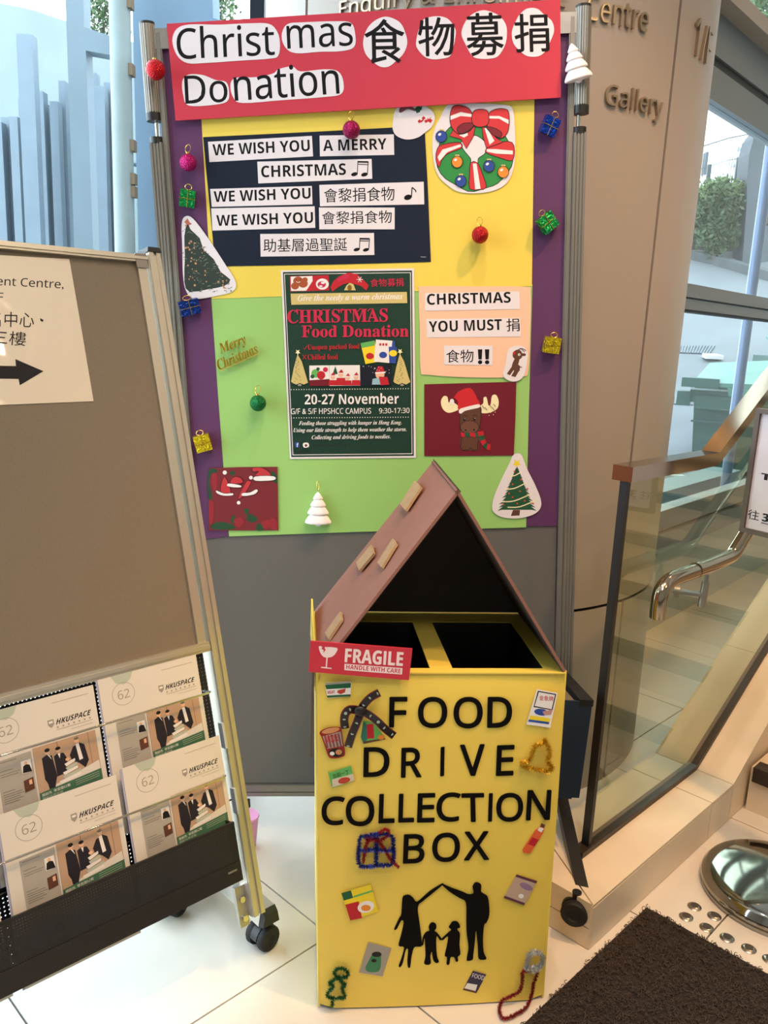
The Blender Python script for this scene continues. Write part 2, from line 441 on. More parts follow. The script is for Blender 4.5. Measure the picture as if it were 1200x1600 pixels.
# ------------------------------------------------------------------ column clad in curved beige metal panels with raised letters
CA = math.radians(5.05); CD = 3.2; CRAD = CD * .2387
CC = Vector((CD * math.sin(CA), CD * math.cos(CA), 0))
def cyl(px, py, R=CRAD):
    r = ray(px, py); dx, dy = r.x, r.y; ox, oy = -CC.x, -CC.y
    A = dx * dx + dy * dy; B = 2 * (ox * dx + oy * dy); C_ = ox * ox + oy * oy - R * R; D = B * B - 4 * A * C_
    t = (-B - math.sqrt(max(D, 0))) / (2 * A); p = EYE + r * t
    return math.atan2(p.x - CC.x, -(p.y - CC.y)), p.z
def cp(phi, z, r=CRAD): return (r * math.sin(phi), -r * math.cos(phi), z)
q = .0042
col = tag(MB().lathe([(CRAD - .012, 0), (CRAD - .012, HC)], 64).build('column', SEAMM, None, T4(CC), True), kind='structure')
s_up = cyl(1015, 450)[0]; s_lo = cyl(958, 1080)[0]; z_ring = cyl(942, 947)[1]
def panel(a0, a1, z0, z1, n):
    b = MB(); vs = []
    for i in range(n + 1):
        a = a0 + (a1 - a0) * i / n
        vs += [cp(a, z0), cp(a, z1), cp(a, z1, CRAD - .01), cp(a, z0, CRAD - .01)]
    fs = []
    for i in range(n):
        for k in range(4): fs.append((4 * i + k, 4 * i + 4 + k, 4 * i + 4 + (k + 1) % 4, 4 * i + (k + 1) % 4))
    fs += [(0, 1, 2, 3), (4 * n + 3, 4 * n + 2, 4 * n + 1, 4 * n)]
    b.add(vs, fs); b.build('panel', BEIGE, col, None, True)
q = .0075
panel(s_up - 1.55, s_up - q, z_ring + .006, HC, 26); panel(s_up + q, s_up + 1.5, z_ring + .006, HC, 26); panel(s_up + 1.5 + 2 * q, s_up + 2 * math.pi - 1.55 - 2 * q, z_ring + .006, HC, 40)
panel(s_lo - 1.55, s_lo - q, .0, z_ring - .006, 26); panel(s_lo + q, s_lo + 1.5, 0, z_ring - .006, 26); panel(s_lo + 1.5 + 2 * q, s_lo + 2 * math.pi - 1.55 - 2 * q, 0, z_ring - .006, 40)
def column_text(body, pl, pr_, pt, bold=0, r=CRAD + .012, first=None):
    """raised letters from the pixel pl (lower left) to pr_ (lower right), as high as pt"""
    a0, z0 = cyl(*pl); a1, z1 = cyl(*pr_); zt = cyl(*pt)[1]
    vs, fs, _ = glyphs(face(body, 'S'), bold, 0, 1.0, .5); out = []
    zb = (z0 + z1) / 2
    for x, y, z in vs:
        zz = zb + (zt - z0) * y
        out.append(cp(a0 + (a1 - a0) * x, zz, CRAD + (.009 if z > 0 else .0)))
    b = MB(); b.add(out, fs); o = b.build('wall_lettering', STEEL, col)
    return o
for args in (('Centre', (914, 31), (1008, 53), (914, -11)), ('Enquiry & Enrolment', (533, 25), (880, 34), (533, -9)),
             ('Gallery', (942, 175), (1030, 193), (942, 130)), ('Exhibition', (700, 160), (918, 164), (700, 125)), ('1/F', (1079, 90), (1105, 101), (1079, 26))):
    column_text(*args)

# ------------------------------------------------------------------ tiled plinth that carries the balustrade
HP = .13
WO, WI = .851, 1.12           # outer and inner faces across w
U0, UK1, UK2 = 1.68, 2.371, 2.53
SL = (0.261 - .132) / (2.762 - 2.53)
UE = 5.2
pl = tag(link('trim_1', None, None, T4((0, 0, 0))), kind='structure')
def ptop(u): return HP + max(0, u - UK2) * SL
def pblock(name, u0, u1, w0, w1, z0, z1a, z1b, m):
    p = [uw(u0, w0, z0), uw(u1, w0, z0), uw(u0, w1, z0), uw(u1, w1, z0), uw(u0, w0, z1a), uw(u1, w0, z1b), uw(u0, w1, z1a), uw(u1, w1, z1b)]
    return MB().hexa(p).build(name, m, pl)
t = .008; g = .0018
pblock('plinth_core', U0 + t, UK2, WO + t, WI, 0, HP - t, HP - t, PLING)
pblock('plinth_core', UK2, UE, WO + t, WI, 0, HP - t, ptop(UE) - t, PLING)
us = [U0, UK1, UK2, UK2 + .49, UK2 + 1.02, UK2 + 1.55, UK2 + 2.08, UE]
for a, c_ in zip(us[:-1], us[1:]):
    za, zc = ptop(a), ptop(c_)
    p = [uw(a + g, WO, za - t), uw(c_ - g, WO, zc - t), uw(a + g, WI, za - t), uw(c_ - g, WI, zc - t), uw(a + g, WO, za), uw(c_ - g, WO, zc), uw(a + g, WI, za), uw(c_ - g, WI, zc)]
    if a == U0:      # mitred end: the joint runs from the corner diagonally to the glass foot
        a2 = U0 + .17
        p = [uw(a, WO + g, za - t), uw(c_ - g, WO, zc - t), uw(a2, WI, za - t), uw(c_ - g, WI, zc - t), uw(a + g, WO, za), uw(c_ - g, WO, zc), uw(a2, WI, za), uw(c_ - g, WI, zc)]
        MB().plate([uw(a, WO + 3 * g, za - t), uw(a2 - 2 * g, WI, za - t), uw(a, WI, za - t)], (0, 0, t)).build('tile', PLINT, pl)
    MB().hexa(p).build('tile', PLINT, pl)
    p = [uw(a + g, WO, .002), uw(c_ - g, WO, .002), uw(a + g, WO + t, .002), uw(c_ - g, WO + t, .002), uw(a + g, WO, za - t - .002), uw(c_ - g, WO, zc - t - .002), uw(a + g, WO + t, za - t - .002), uw(c_ - g, WO + t, zc - t - .002)]
    MB().hexa(p).build('tile', PLINT, pl)
pblock('tile', U0, U0 + t, WO + .004, WI, .06, HP - t, HP - t, PLINT)
pblock('tile', U0, U0 + t, WO + .004, WI, .002, .057, .057, PLINT)
# stairs going up beside the plinth
st = tag(link('stairs', None, None, T4((0, 0, 0))), kind='structure')
NOSE = mat('dark_brown_nosing', '#2b2019', .3, bump=.2, bscale=60)
RISE, RUN = .155, .29
for k in range(8):
    u0 = 2.645 + k * RUN; z = (k + 1) * RISE
    p = lambda a, c_, w0, w1, z0, z1: [uw(a, w0, z0), uw(c_, w0, z0), uw(a, w1, z0), uw(c_, w1, z0), uw(a, w0, z1), uw(c_, w0, z1), uw(a, w1, z1), uw(c_, w1, z1)]
    MB().hexa(p(u0, u0 + RUN + .3, -1.5, WO - .01, max(0, z - RISE - .05), z)).build('step', PLINT, st)
    MB().hexa(p(u0 - .012, u0 + .045, -1.5, WO - .02, z - .045, z + .006)).build('nosing', NOSE, st)

# ------------------------------------------------------------------ glass balustrade with its cap rail and handrail
GW = .987
GF = frame(uw(0, GW), U, -W)
bal = thing('glass_balustrade', T4(uw(U0, GW, HP)), 'clear glass balustrade with black end edge standing on the tiled plinth', 'balustrade')
def gl(px, py): a = uv(GF, px, py); return a
MBi = wm(bal).inverted()
def gp(u, z, w=0): return MBi @ uw(u, GW + w, z)
ue, zk = 1.852, 1.165
kb = gl(1081, 1201); kt = gl(1108, 724)
slb = .535
ub = 1.871
zb = HP + .012
far = 4.9
poly = [gp(ub, zb, .006), gp(kb.x, zb, .006), gp(far, zb + (far - kb.x) * slb, .006), gp(far, 1.165 + (far - kt.x) * .585, .006), gp(kt.x, 1.165, .006), gp(ub, 1.165, .006)]
MB().plate(poly, -W * .012).build('pane', BGLASS, bal)
b = MB(); b.hexa([gp(ub - .012, zb, -.011), gp(ub + .003, zb, -.011), gp(ub - .012, zb, .011), gp(ub + .003, zb, .011), gp(ub - .012, 1.17, -.011), gp(ub + .003, 1.17, -.011), gp(ub - .012, 1.17, .011), gp(ub + .003, 1.17, .011)])
b.build('edge_strip', BLACKP, bal)
b = MB()
def railbox(b, pts, w0, w1, h0, h1, m=0):
    for i in range(len(pts) - 1):
        (ua, za), (uc, zc) = pts[i], pts[i + 1]
        b.hexa([gp(ua, za + h0, w0), gp(uc, zc + h0, w0), gp(ua, za + h0, w1), gp(uc, zc + h0, w1), gp(ua, za + h1, w0), gp(uc, zc + h1, w0), gp(ua, za + h1, w1), gp(uc, zc + h1, w1)], m)
railbox(b, [(ub - .025, 1.163), (kt.x, 1.163), (far, 1.163 + (far - kt.x) * .585)], -.027, .027, 0, .038)
b.build('cap_rail', SATIN, bal)
b = MB(); railbox(b, [(ub - .05, HP + .001), (kb.x, HP + .001), (far, HP + .001 + (far - kb.x) * slb)], -.017, .017, 0, .016)
b.build('base_channel', mat('dark_sealant_channel', '#3a3026', .4, .4), bal)
HF = frame(uw(0, GW - .075), U, -W)
hr = [(1027, 965), (1029, 945), (1033, 925), (1043, 910), (1058, 902), (1080, 894), (1110, 883), (1138, 871), (1148, 862), (1163, 838)]
pts = [world_on(HF, *p) for p in hr]; pts.append(pts[-1] + (U + Vector((0, 0, .585))).normalized() * 2.2)
pts = [MBi @ p for p in pts]
hrail = thing('handrail', wm(bal), 'bent stainless steel handrail tube bracketed to the glass balustrade', 'handrail')
pp = smoothpoly([tuple(p) for p in pts[:-1]], 4, False) + [tuple(pts[-1])]
MB().tube(pp, .0205, 18).build('rail', SATIN, hrail, None, True)
jp = MBi @ world_on(HF, 1086, 891); jq = MBi @ world_on(HF, 1090, 889.5)
MB().tube([jp, jq], .0222, 18).build('joint_ring', SATIN, hrail, None, True)
a = MBi @ world_on(HF, 1105, 898); c_ = MBi @ world_on(HF, 1096, 948)
b = MB(); b.tube([a, a.lerp(c_, .25)], .006, 12); b.tube([a.lerp(c_, .22), c_], .011, 14); b.build('bracket_post', ALUD, hrail, None, True)
mid = a.lerp(c_, .62); dirw = Vector(W)
b = MB(); bar(b, mid, mid + dirw * .075 - U * .035, .03, .008, (0, 0, 1)); b.build('bracket_arm', ALUD, hrail)
b = MB(); b.tube([mid + dirw * .058 - U * .028, mid + dirw * .072 - U * .034], .018, 16); b.build('bracket_disc', ALUD, hrail, None, True)

# ------------------------------------------------------------------ outside, left: white steel fins, posts and a sloping parapet
def vframe(Y): return frame((0, Y, 0), (1, 0, 0), (0, -1, 0))
PALE = mat('pale_blue_paint', '#6a7881', .6, var=.05, scale=3)
PALEW = mat('weathered_white_wall', '#768183', .8, var=.06, scale=2)
tag(MB().box(-14, .2, 3.34, 14, -.1, -.03).build('terrace_ground', mat('terrace_concrete', '#818a8d', .9, var=.08, scale=2)), kind='structure')
def outblock(name, Y, pts, dep, m, label=None, cat=None, group=None, kind=None, down=None, parent=None):
    fr = vframe(Y); p = [uv(fr, *q) for q in pts]
    if down is not None:                 # the last two points stand on the ground instead
        p[-1].y = down; p[-2].y = down
    x0 = sum(q.x for q in p) / len(p); y0 = min(q.y for q in p)
    M = fr @ T4((x0, y0, 0))
    o = MB().prism([(q.x - x0, q.y - y0) for q in p], -dep, 0).build(name, m, None, M)
    tag(o, label, cat, group, kind); return o
outblock('wall_terrace', 8.6, [(-260, -70), (0, 5), (50, 15), (133, 43), (173, 56), (430, 130), (430, 600), (-260, 600)], .25, PALEW, kind='structure', down=-.05)
outblock('steel_frame', 5.6, [(100, -60), (130, -60), (131, 42), (173, 56), (173, 86), (134, 79), (150, 420), (118, 420)], .12, PALE, 'tall pale blue steel post with a side beam outside the window', 'post', down=-.05)
outblock('outdoor_slab', 5.2, [(205, -60), (330, -60), (333, 28), (430, 60), (430, 700), (225, 700)], .2, mat('light_blue_render', '#63798d', .7, var=.05, scale=2), kind='structure', down=-.05)
fr = vframe(5.0); xa = uv(fr, 190, 150); xr = (uv(fr, 206, 150) - uv(fr, 174, 150)).x / 2
pipe = thing('drain_pipe', T4((xa.x, 5.0, -.05)), 'round pale blue vertical pipe beside the steel post outside', 'pipe')
MB().tube([(0, 0, 0), (0, 0, 5.2)], xr, 20).build('pipe_shaft', mat('pipe_paint', '#899494', .6, var=.12, scale=4, bump=.1, bscale=20), pipe, None, True)
PB = mat('rusty_clamp', '#73614c', .8)
for py in (5, 110, 228, 280, 300):
    z = uv(fr, 203, py).y + .05
    MB().box(xr * .8, xr * 1.25, -.03, .03, z - .03, z + .03).build('clamp', PB, pipe)
FIN = mat('fin_paint', '#66747f', .55, var=.06, scale=6)
fins = [(-12, 2, 190), (1, 14, 183), (14, 27, 182), (28, 40, 153), (50, 67, 142), (62, 75, 163), (77, 90, 158), (91, 101, 126), (25, 50, 53), (133, 150, 113), (144, 163, 134), (162, 177, 129), (178, 192, 150)]
for i, (a, c_, yt) in enumerate(fins):
    Y = 6.6 if c_ - a > 22 else 6.9 + .11 * (i % 2)
    fr = vframe(Y); p0 = uv(fr, a, yt); p1 = uv(fr, c_, yt)
    b = MB().box(p0.x, p1.x, 0, .09, 0, (p0.y + p1.y) / 2 + .05)
    o = b.build('fence_fin', FIN, None, T4((0, Y, -.05)))
    lab = {8: 'tallest and widest pale blue fin of the fence outside', 4: 'pale blue fin directly right of the tallest fin', 7: 'narrow pale blue fin directly left of the steel post', 9: 'pale blue fin just right of the steel post', 12: 'pale blue fin half hidden behind the round pipe',
           3: 'pale blue fin directly left of the tallest fin', 0: 'leftmost pale blue fin at the edge of the photo'}.get(i)
    rank = {1: 'second pale blue fin from the left edge of the photo', 2: 'third pale blue fin from the left edge of the photo', 5: 'second pale blue fin right of the tallest fin', 6: 'third pale blue fin right of the tallest fin', 10: 'second pale blue fin right of the steel post', 11: 'pale blue fin directly left of the round pipe'}
    tag(o, lab or rank[i], 'fence fin', 'steel fins of the fence outside')
fr = vframe(7.15)
for k, py in enumerate((215, 250, 292)):
    p = uv(fr, 60, py)
    MBx = MB().tube([(-2.6, 0, 0), (1.5, 0, 0)], .018, 8)
    tag(MBx.build('fence_rod', FIN, None, T4((p.x, 7.15, p.y))), ['upper', 'middle', 'lower'][k] + ' thin rod running behind the pale blue fins', 'fence rod', 'rods behind the fins')
# foliage of real leaves
def leaf_cloud(name, c, rad, n, size, m, parent, seed):
    r = np.random.default_rng(seed); d = r.normal(size=(n, 3)); d /= np.linalg.norm(d, axis=1)[:, None]
    lump = 1 + .25 * np.sin(d[:, 0] * 5 + 1) * np.cos(d[:, 2] * 6) + .15 * np.sin(d[:, 1] * 9)
    P = d * (r.random((n, 1)) ** .4) * lump[:, None] * np.array(rad) + np.array(c)
    a = r.normal(size=(n, 3)); a /= np.linalg.norm(a, axis=1)[:, None]; b_ = np.cross(a, r.normal(size=(n, 3))); b_ /= np.linalg.norm(b_, axis=1)[:, None]
    s = size * (.6 + .8 * r.random((n, 1)))
    V = np.stack([P - a * s, P + b_ * s * .45, P + a * s, P - b_ * s * .45], 1).reshape(-1, 3)
    me = bpy.data.meshes.new(name); me.vertices.add(4 * n); me.vertices.foreach_set('co', V.ravel()); me.loops.add(4 * n); me.loops.foreach_set('vertex_index', np.arange(4 * n)); me.polygons.add(n)
    me.polygons.foreach_set('loop_start', np.arange(0, 4 * n, 4)); me.materials.append(m); me.update(calc_edges=True)
    return tag(link(name, me, parent), kind='stuff')
LEAF = mat('tree_leaf', '#3f562f', .6, var=.4, scale=8)
LEAFD = mat('bush_leaf', '#2f4423', .7, var=.4, scale=8)
BARK = mat('bark', '#3d342c', .9)
def tree(px, py, Y, rad, n, size, label, m=LEAF, base=-.05, seed=1, name='tree', group=None):
    p = uv(vframe(Y), px, py); t = thing(name, T4((p.x, Y, base)), label, 'tree' if name == 'tree' else 'bush', group)
    h = p.y - base
    b = MB().tube([(0, 0, 0), (.05, 0, h * .5), (0, 0, h)], [.12 * rad[0], .08 * rad[0], .03 * rad[0]], 8)
    for k in range(5):
        w = k * 1.3; b.tube([(0, 0, h * .55), (rad[0] * .5 * math.cos(w), rad[1] * .5 * math.sin(w), h + rad[2] * .3)], [.04 * rad[0], .015 * rad[0]], 6)
    b.build('trunk', BARK, t, None, True)
    leaf_cloud('foliage', (0, 0, h), rad, n, size, m, t, seed); return t
tree(160, 18, 11.5, (.32, .3, .35), 900, .035, 'small green treetop above the wall left of the pipe', seed=3)
tree(322, -6, 11.5, (.42, .4, .42), 1600, .035, 'dark green treetop just above the red banner corner', seed=4)

# ------------------------------------------------------------------ outside, right: rising road, kerb, stone wall, building
ROADM = mat('concrete_road', '#5d6366', .9, var=.1, scale=1.5)
PAVE = mat('concrete_pavement', '#686f72', .9, var=.1, scale=2.5)
GA = Vector((math.sin(math.radians(20)), math.cos(math.radians(20)), 0)); RS = .35
def road_z(p): return .1 + RS * max(0, p.dot(GA) - 8.8)      # level beside the building, then the street climbs away
RN = Vector((-GA.x * RS, -GA.y * RS, 1)).normalized()
o_ = GA * 8.8; RF = frame((o_.x, o_.y, .1), (GA.y, -GA.x, 0), RN)
def onroad(px, py, lift=0): return world_on(RF, px, py, lift)
p = lambda s_, d: FAC0 + E_S * s_ - E_N * d
GP = Vector((GA.y, -GA.x, 0))
k7 = GA * 8.8; fa = p(-.35, .15); q1 = k7 + GP * -1.3; q2 = k7 + GP * 8; fb = p(4.6, .15)
b = MB(); b.plate([(fa.x, fa.y, .1), (fb.x, fb.y, .1), (q2.x, q2.y, .1), (q1.x, q1.y, .1)], (0, 0, -.1)); tag(b.build('pavement_ground', PAVE), kind='structure')
e1_, e2_ = q1 + GA * 26, q2 + GA * 26
b = MB(); b.plate([(q.x, q.y, road_z(q)) for q in (q1, q2, e2_, e1_)], (0, 0, -.1)); tag(b.build('road_ground', ROADM), kind='structure')
# ledge outside the glass
LF = frame(p(0, .75), E_S, E_N)
tp = uv(LF, 1040, 768).y
tag(MB().box(-1.2, 3.55, 0, tp, -.25, 0).build('wall_ledge', mat('pale_ledge', '#6a7a83', .8, var=.04, scale=4), None, LF), kind='structure')
tag(MB().box(-1.2, 3.55, tp - .21, tp - .19, 0, .006).build('trim_2', mat('dark_line', '#2f3a42', .7), None, LF), kind='structure')
# gratings and seam in the pavement
def road_patch(name, pts, m, lift, label, cat, bars=0):
    c0 = onroad(*pts[0]); q = [onroad(*k) for k in pts]; c = sum(q, Vector()) / len(q)
    t = thing(name, T4(c), label, cat)
    MB().plate([k - c + RN * .002 for k in q], RN * lift).build('frame', m, t)
    for i in range(bars):
        f = (i + .5) / bars; a = q[0].lerp(q[1], f); d = q[3].lerp(q[2], f); w = (q[1] - q[0]) / bars * .28
        MB().plate([a - w - c + RN * (.003 + lift), a + w - c + RN * (.003 + lift), d + w - c + RN * (.003 + lift), d - w - c + RN * (.003 + lift)], RN * .01).build('grating_bar', mat('grating_steel', '#5c666b', .5, .5), t)
road_patch('drain_grating', [(1060, 541), (1118, 541), (1109, 554), (1058, 552)], mat('grating_frame', '#3d4549', .6), .004, 'rectangular steel drain grating in the pavement left of the pole', 'drain grating', 12)
road_patch('drain_grating', [(1050, 620), (1083, 620), (1083, 634), (1048, 632)], mat('grating_frame', '#3d4549', .6), .004, 'steel drain grating beside the left foot of the green bin', 'drain grating', 8)
# kerb across the road
k = [onroad(*q) for q in ((1040, 398), (1070, 404), (1110, 413), (1160, 428), (1230, 448))]
b = MB()
for i in range(4):
    a, c_ = k[i], k[i + 1]; n = Vector((a.y - c_.y, c_.x - a.x, 0)).normalized() * .35
    b.plate([a, c_, c_ + n, a + n], (0, 0, .16))
tag(b.build('trim_3', mat('kerb_stone', '#414749', .9, var=.2, scale=5)), kind='structure')
YW = onroad(1110, 409).y + .6
WFR = vframe(YW)
wx0, wx1 = uv(WFR, 1030, 400).x, uv(WFR, 1260, 400).x
STONE = mat('weathered_stone', '#686864', .95, var=.3, scale=2, bump=.4, bscale=6)
tops = [uv(WFR, *q) for q in ((1030, 322), (1066, 312), (1100, 303), (1135, 292), (1166, 286), (1260, 262))]
bots = uv(WFR, 1110, 425).y - .8
b = MB().prism([(wx0, bots), (wx1, bots)] + [(q.x, q.y) for q in tops[::-1]], -.5, 0)
wallo = tag(b.build('wall_street', mat('wall_mortar', '#4e4d49', .95, var=.2, scale=3), None, WFR), kind='structure')
rs = random.Random(4)
topy = lambda x: np.interp(x, [q.x for q in tops], [q.y for q in tops])
y = bots
while y < max(q.y for q in tops):
    h = rs.uniform(.24, .36); x = wx0 + rs.uniform(0, .3)
    while x < wx1:
        w = rs.uniform(.35, .75); x2 = min(x + w, wx1)
        if y + h < topy((x + x2) / 2) - .5 and x2 - x > .1:
            e = .025; d = rs.uniform(.02, .07)
            MB().hexa([(x + e, y + e, 0), (x2 - e, y + e, 0), (x + e, y + h - e, 0), (x2 - e, y + h - e, 0), (x + 2 * e, y + 2 * e, d), (x2 - 2 * e, y + 2 * e, d), (x + 2 * e, y + h - 2 * e, d), (x2 - 2 * e, y + h - 2 * e, d)]).build('stone', STONE, wallo)
        x = x2
    y += h
b = MB().prism([(q.x, q.y - .42) for q in tops] + [(q.x, q.y) for q in tops[::-1]], 0, .12)
b.build('coping', mat('stained_concrete', '#62625c', .9, var=.3, scale=3), wallo)
# bush on the wall
pb = uv(vframe(YW - .75), 1114, 398)
bt = thing('bush', T4((pb.x, YW - .75, pb.y)), 'green bush growing at the foot of the stone wall across the road', 'bush')
MB().tube([(0, 0, -.1), (.1, 0, .5)], [.05, .03], 6).build('stem', BARK, bt)
leaf_cloud('foliage', (0, .0, .62), (.42, .28, .6), 3200, .05, LEAFD, bt, 9)
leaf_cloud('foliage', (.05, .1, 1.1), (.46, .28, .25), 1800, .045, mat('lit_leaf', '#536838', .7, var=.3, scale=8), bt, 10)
# railing on top of the wall
RG = mat('railing_grey', '#4d555a', .6, .3)
rl = thing('street_railing', WFR @ T4((tops[1].x, tops[1].y, -.2)), 'grey wire railing on top of the stone wall', 'railing')
o0 = tops[1]
for px, yt in ((1080, 253), (1115, 254), (1161, 243)):
    q = uv(WFR, px, yt); yb = topy(q.x); MB().box(q.x - o0.x - .035, q.x - o0.x + .035, yb - o0.y, q.y - o0.y, -.03, .03).build('post', RG, rl)
for dy, r in ((.02, .012), (.95, .012), (.5, .006)):
    pts = [(q.x - o0.x, q.y - o0.y + .05 + dy * .9, 0) for q in tops[:-1]]
    MB().tube(pts, r, 6).build('wire', RG, rl)
b = MB()
for i in range(34):
    x = tops[0].x + (tops[4].x - tops[0].x) * i / 33; b.tube([(x - o0.x, topy(x) - o0.y, 0), (x - o0.x, topy(x) - o0.y + .9, 0)], .005, 4)
b.build('wire_mesh', RG, rl)
# white building behind
YB = YW + 5
BF = vframe(YB)
q0 = uv(BF, 1000, 162); q1 = uv(BF, 1290, 162)
WB = mat('white_building_wall', '#f2f4f4', .8)
bd = thing('white_building', BF @ T4((q0.x, 0, 0)), 'white building behind the stone wall and railing', 'building')
MB().box(0, q1.x - q0.x, 0, q0.y + 3.5, -3, 0).build('wall', WB, bd)
def onb(a): return a.x - q0.x, a.y
for (xa_, ya, xb, yb) in ((1150, 231, 1171, 246),):
    a, c_ = uv(BF, xa_, yb), uv(BF, xb, ya); x0, y0 = onb(a); x1, y1 = onb(c_)
    w = MB().box(x0, x1, y0, y1, 0, .06).build('window', FRAMEG, bd); MB().box(x0 + .06, x1 - .06, y0 + .05, y1 - .05, .06, .07).build('pane', mat('dark_window', '#252e34', .2), w)
a, c_ = uv(BF, 1095, 275), uv(BF, 1103, 240); x0, y0 = onb(a); x1, y1 = onb(c_)
MB().box(x0, x1, y0, y1, 0, .2).build('window', mat('dark_window', '#252e34', .2), bd)
a, c_ = uv(BF, 1138, 262), uv(BF, 1158, 245)
ac = thing('air_conditioner', BF @ T4((a.x, a.y, .22)), 'white air conditioner unit with blue front on the white building', 'air conditioner')
MB().box(0, c_.x - a.x, 0, c_.y - a.y, -.15, .35).build('casing', mat('ac_white', '#b6b8b8', .5), ac)
MB().box(.06, (c_.x - a.x) * .72, .05, c_.y - a.y - .05, .35, .37).build('grille', mat('ac_blue', '#416a92', .5), ac)
# dark reflection in the glass, built as a round-shouldered grey slab; and the pole
PF = vframe(YW - .9)
pr_ = [(1300, 420), (1300, 190), (1210, 192), (1190, 198), (1178, 215), (1171, 240), (1168, 275), (1166, 330), (1160, 412)]
b = MB().prism([tuple(uv(PF, *q)) for q in pr_], -.5, 0)
tag(b.build('outdoor_slab', mat('grey_reflection', '#3e454b', .8, var=.08, scale=3), None, PF), kind='structure')
pp_ = ground(1140, 690, .9); PY = 6.1
pf = vframe(PY); pa = uv(pf, 1141, 700)
pole = thing('street_pole', T4((pa.x, PY, road_z(Vector((pa.x, PY, 0))))), 'pale blue steel pole standing before the green bins outside', 'pole')
MB().tube([(0, 0, 0), (0, 0, 4.2)], .037, 20).build('shaft', mat('pole_paint', '#5b6e8b', .35, .3), pole, None, True)
MB().tube([(0, 0, 0), (0, 0, .03)], .07, 16).build('base', FRAMEG, pole, None, True)
# wheeled refuse bins
BIN = mat('bin_green_body', '#244b44', .5, var=.05, scale=4)
LID = mat('bin_green_lid', '#4d7c6e', .45, var=.05, scale=4)
def refuse_bin(px, py, Y, w, h, rot, label):
    p_ = uv(vframe(Y), px, py); zg = road_z(Vector((p_.x, Y, 0)))
    t = thing('refuse_bin', T4((p_.x, Y, zg)) @ Matrix.Rotation(rot, 4, 'Z'), label, 'refuse bin', 'green wheeled refuse bins outside')
    top = p_.y - zg; d = .8; i = .06
    b = MB().hexa([(i, i, .12), (w - i, i, .12), (i, d - i, .12), (w - i, d - i, .12), (0, 0, top), (w, 0, top), (0, d, top), (w, d, top)])
    b.box(.45, .47, -.012, .0, .15, top - .1); b.box(.0, w, -.02, 0, top - .3, top - .28)
    b.build('body', BIN, t)
    b = MB(); b.box(-.03, w + .03, -.04, .0, top - .1, top + .02); b.box(-.04, 0, -.04, d, top - .1, top + .02); b.box(w, w + .04, -.04, d, top - .1, top + .02); b.box(0, w, d, d + .04, top - .1, top + .02)
    b.build('rim', BIN, t)
    b = MB().box(-.16, -.03, -.05, .14, top - .14, top - .0).box(.02, .38, -.06, -.03, top - .16, top - .03); b.build('handle_block', BIN, t)
    b = MB(); A = [(-.03, -.1, top + .06), (w + .05, -.12, top + .1), (w + .05, d + .05, top + .36), (.12, d + .05, top + .24)]
    b.plate(A, (0, 0, .035)); b.plate([A[0], A[1], (w + .05, -.12, top + .02), (.32, -.1, top - .02), (.3, -.1, top + .06)], (0, .02, 0))
    b.build('lid', LID, t)
    MB().box(-.13, .22, -.13, .1, top + .05, top + .14).build('lid_handle', BIN, t)
    MB().box(w * .5, w * .5 + .14, .12, .16, top + .15, top + .22).build('lid_grip', BLACKP, t)
    for (x, y) in ((.15, .15), (w - .15, .15), (.15, d - .15), (w - .15, d - .15)):
        b = MB(); b.tube([(x - .03, y, .075), (x + .03, y, .075)], .075, 14); b.build('wheel', RUBB, t, None, True)
refuse_bin(1085, 612, 8.4, 1.3, 1, -.35, 'large green refuse bin with pale green lid behind the pole')
refuse_bin(1225, 560, 10.4, 1.2, 1, .0, 'farther green refuse bin at the right photo edge')
b = MB().box(-.25, .25, -.15, .15, 0, .02)
q = onroad(1112, 562); tag(MB().plate([(-.12, -.1, 0), (.12, -.1, 0), (.1, .1, .02), (-.1, .1, .02)], (0, 0, .05)).build('cardboard_scrap', mat('scrap_white', '#c3c2be', .8), None, T4((q.x, q.y, q.z + .01))), 'white scrap of card on the pavement behind the bin lid', 'scrap')
tree(1262, 0, 14.5, (1.9, 1.2, .95), 6000, .07, 'leafy green tree above the top beam of the right window', seed=6, base=3.5)

# ------------------------------------------------------------------ the big display board (it stands slightly tilted, its right side raised)
al, be = -.0675, -.0266
Rb = Matrix.Rotation(be, 3, 'Z') @ Matrix(((math.cos(al), 0, math.sin(al)), (0, 1, 0), (-math.sin(al), 0, math.cos(al))))
BW, BH = 1.0806, 2.0683
BO = Vector((-.034, 2.2, 1.1961))
BD = frame(BO, Rb.col[0], -Rb.col[1])
def bd_(px, py, off=0): return uv(BD, px, py, off)
FELT = mat('grey_board_fabric', '#605e5c', .9, var=.04, scale=300)
board = thing('display_board', BD, 'tall grey display board in an aluminium frame on castors carrying the donation posters', 'display board')
hw, hh = BW / 2, BH / 2
yb_in = bd_(430, 1224).y
MB().box(-hw + .05, hw - .05, yb_in, hh - .03, -.02, -.002).build('panel', FELT, board)
def ridged(b, x0, x1, y0, y1, z0, z1, n=4, m=0):          # ridged extrusion standing along y
    b.box(x0, x1, y0, y1, z0, z1, m); w = (x1 - x0) / n
    for i in range(n): b.box(x0 + w * (i + .22), x0 + w * (i + .78), y0, y1, z1, z1 + .0025, m)
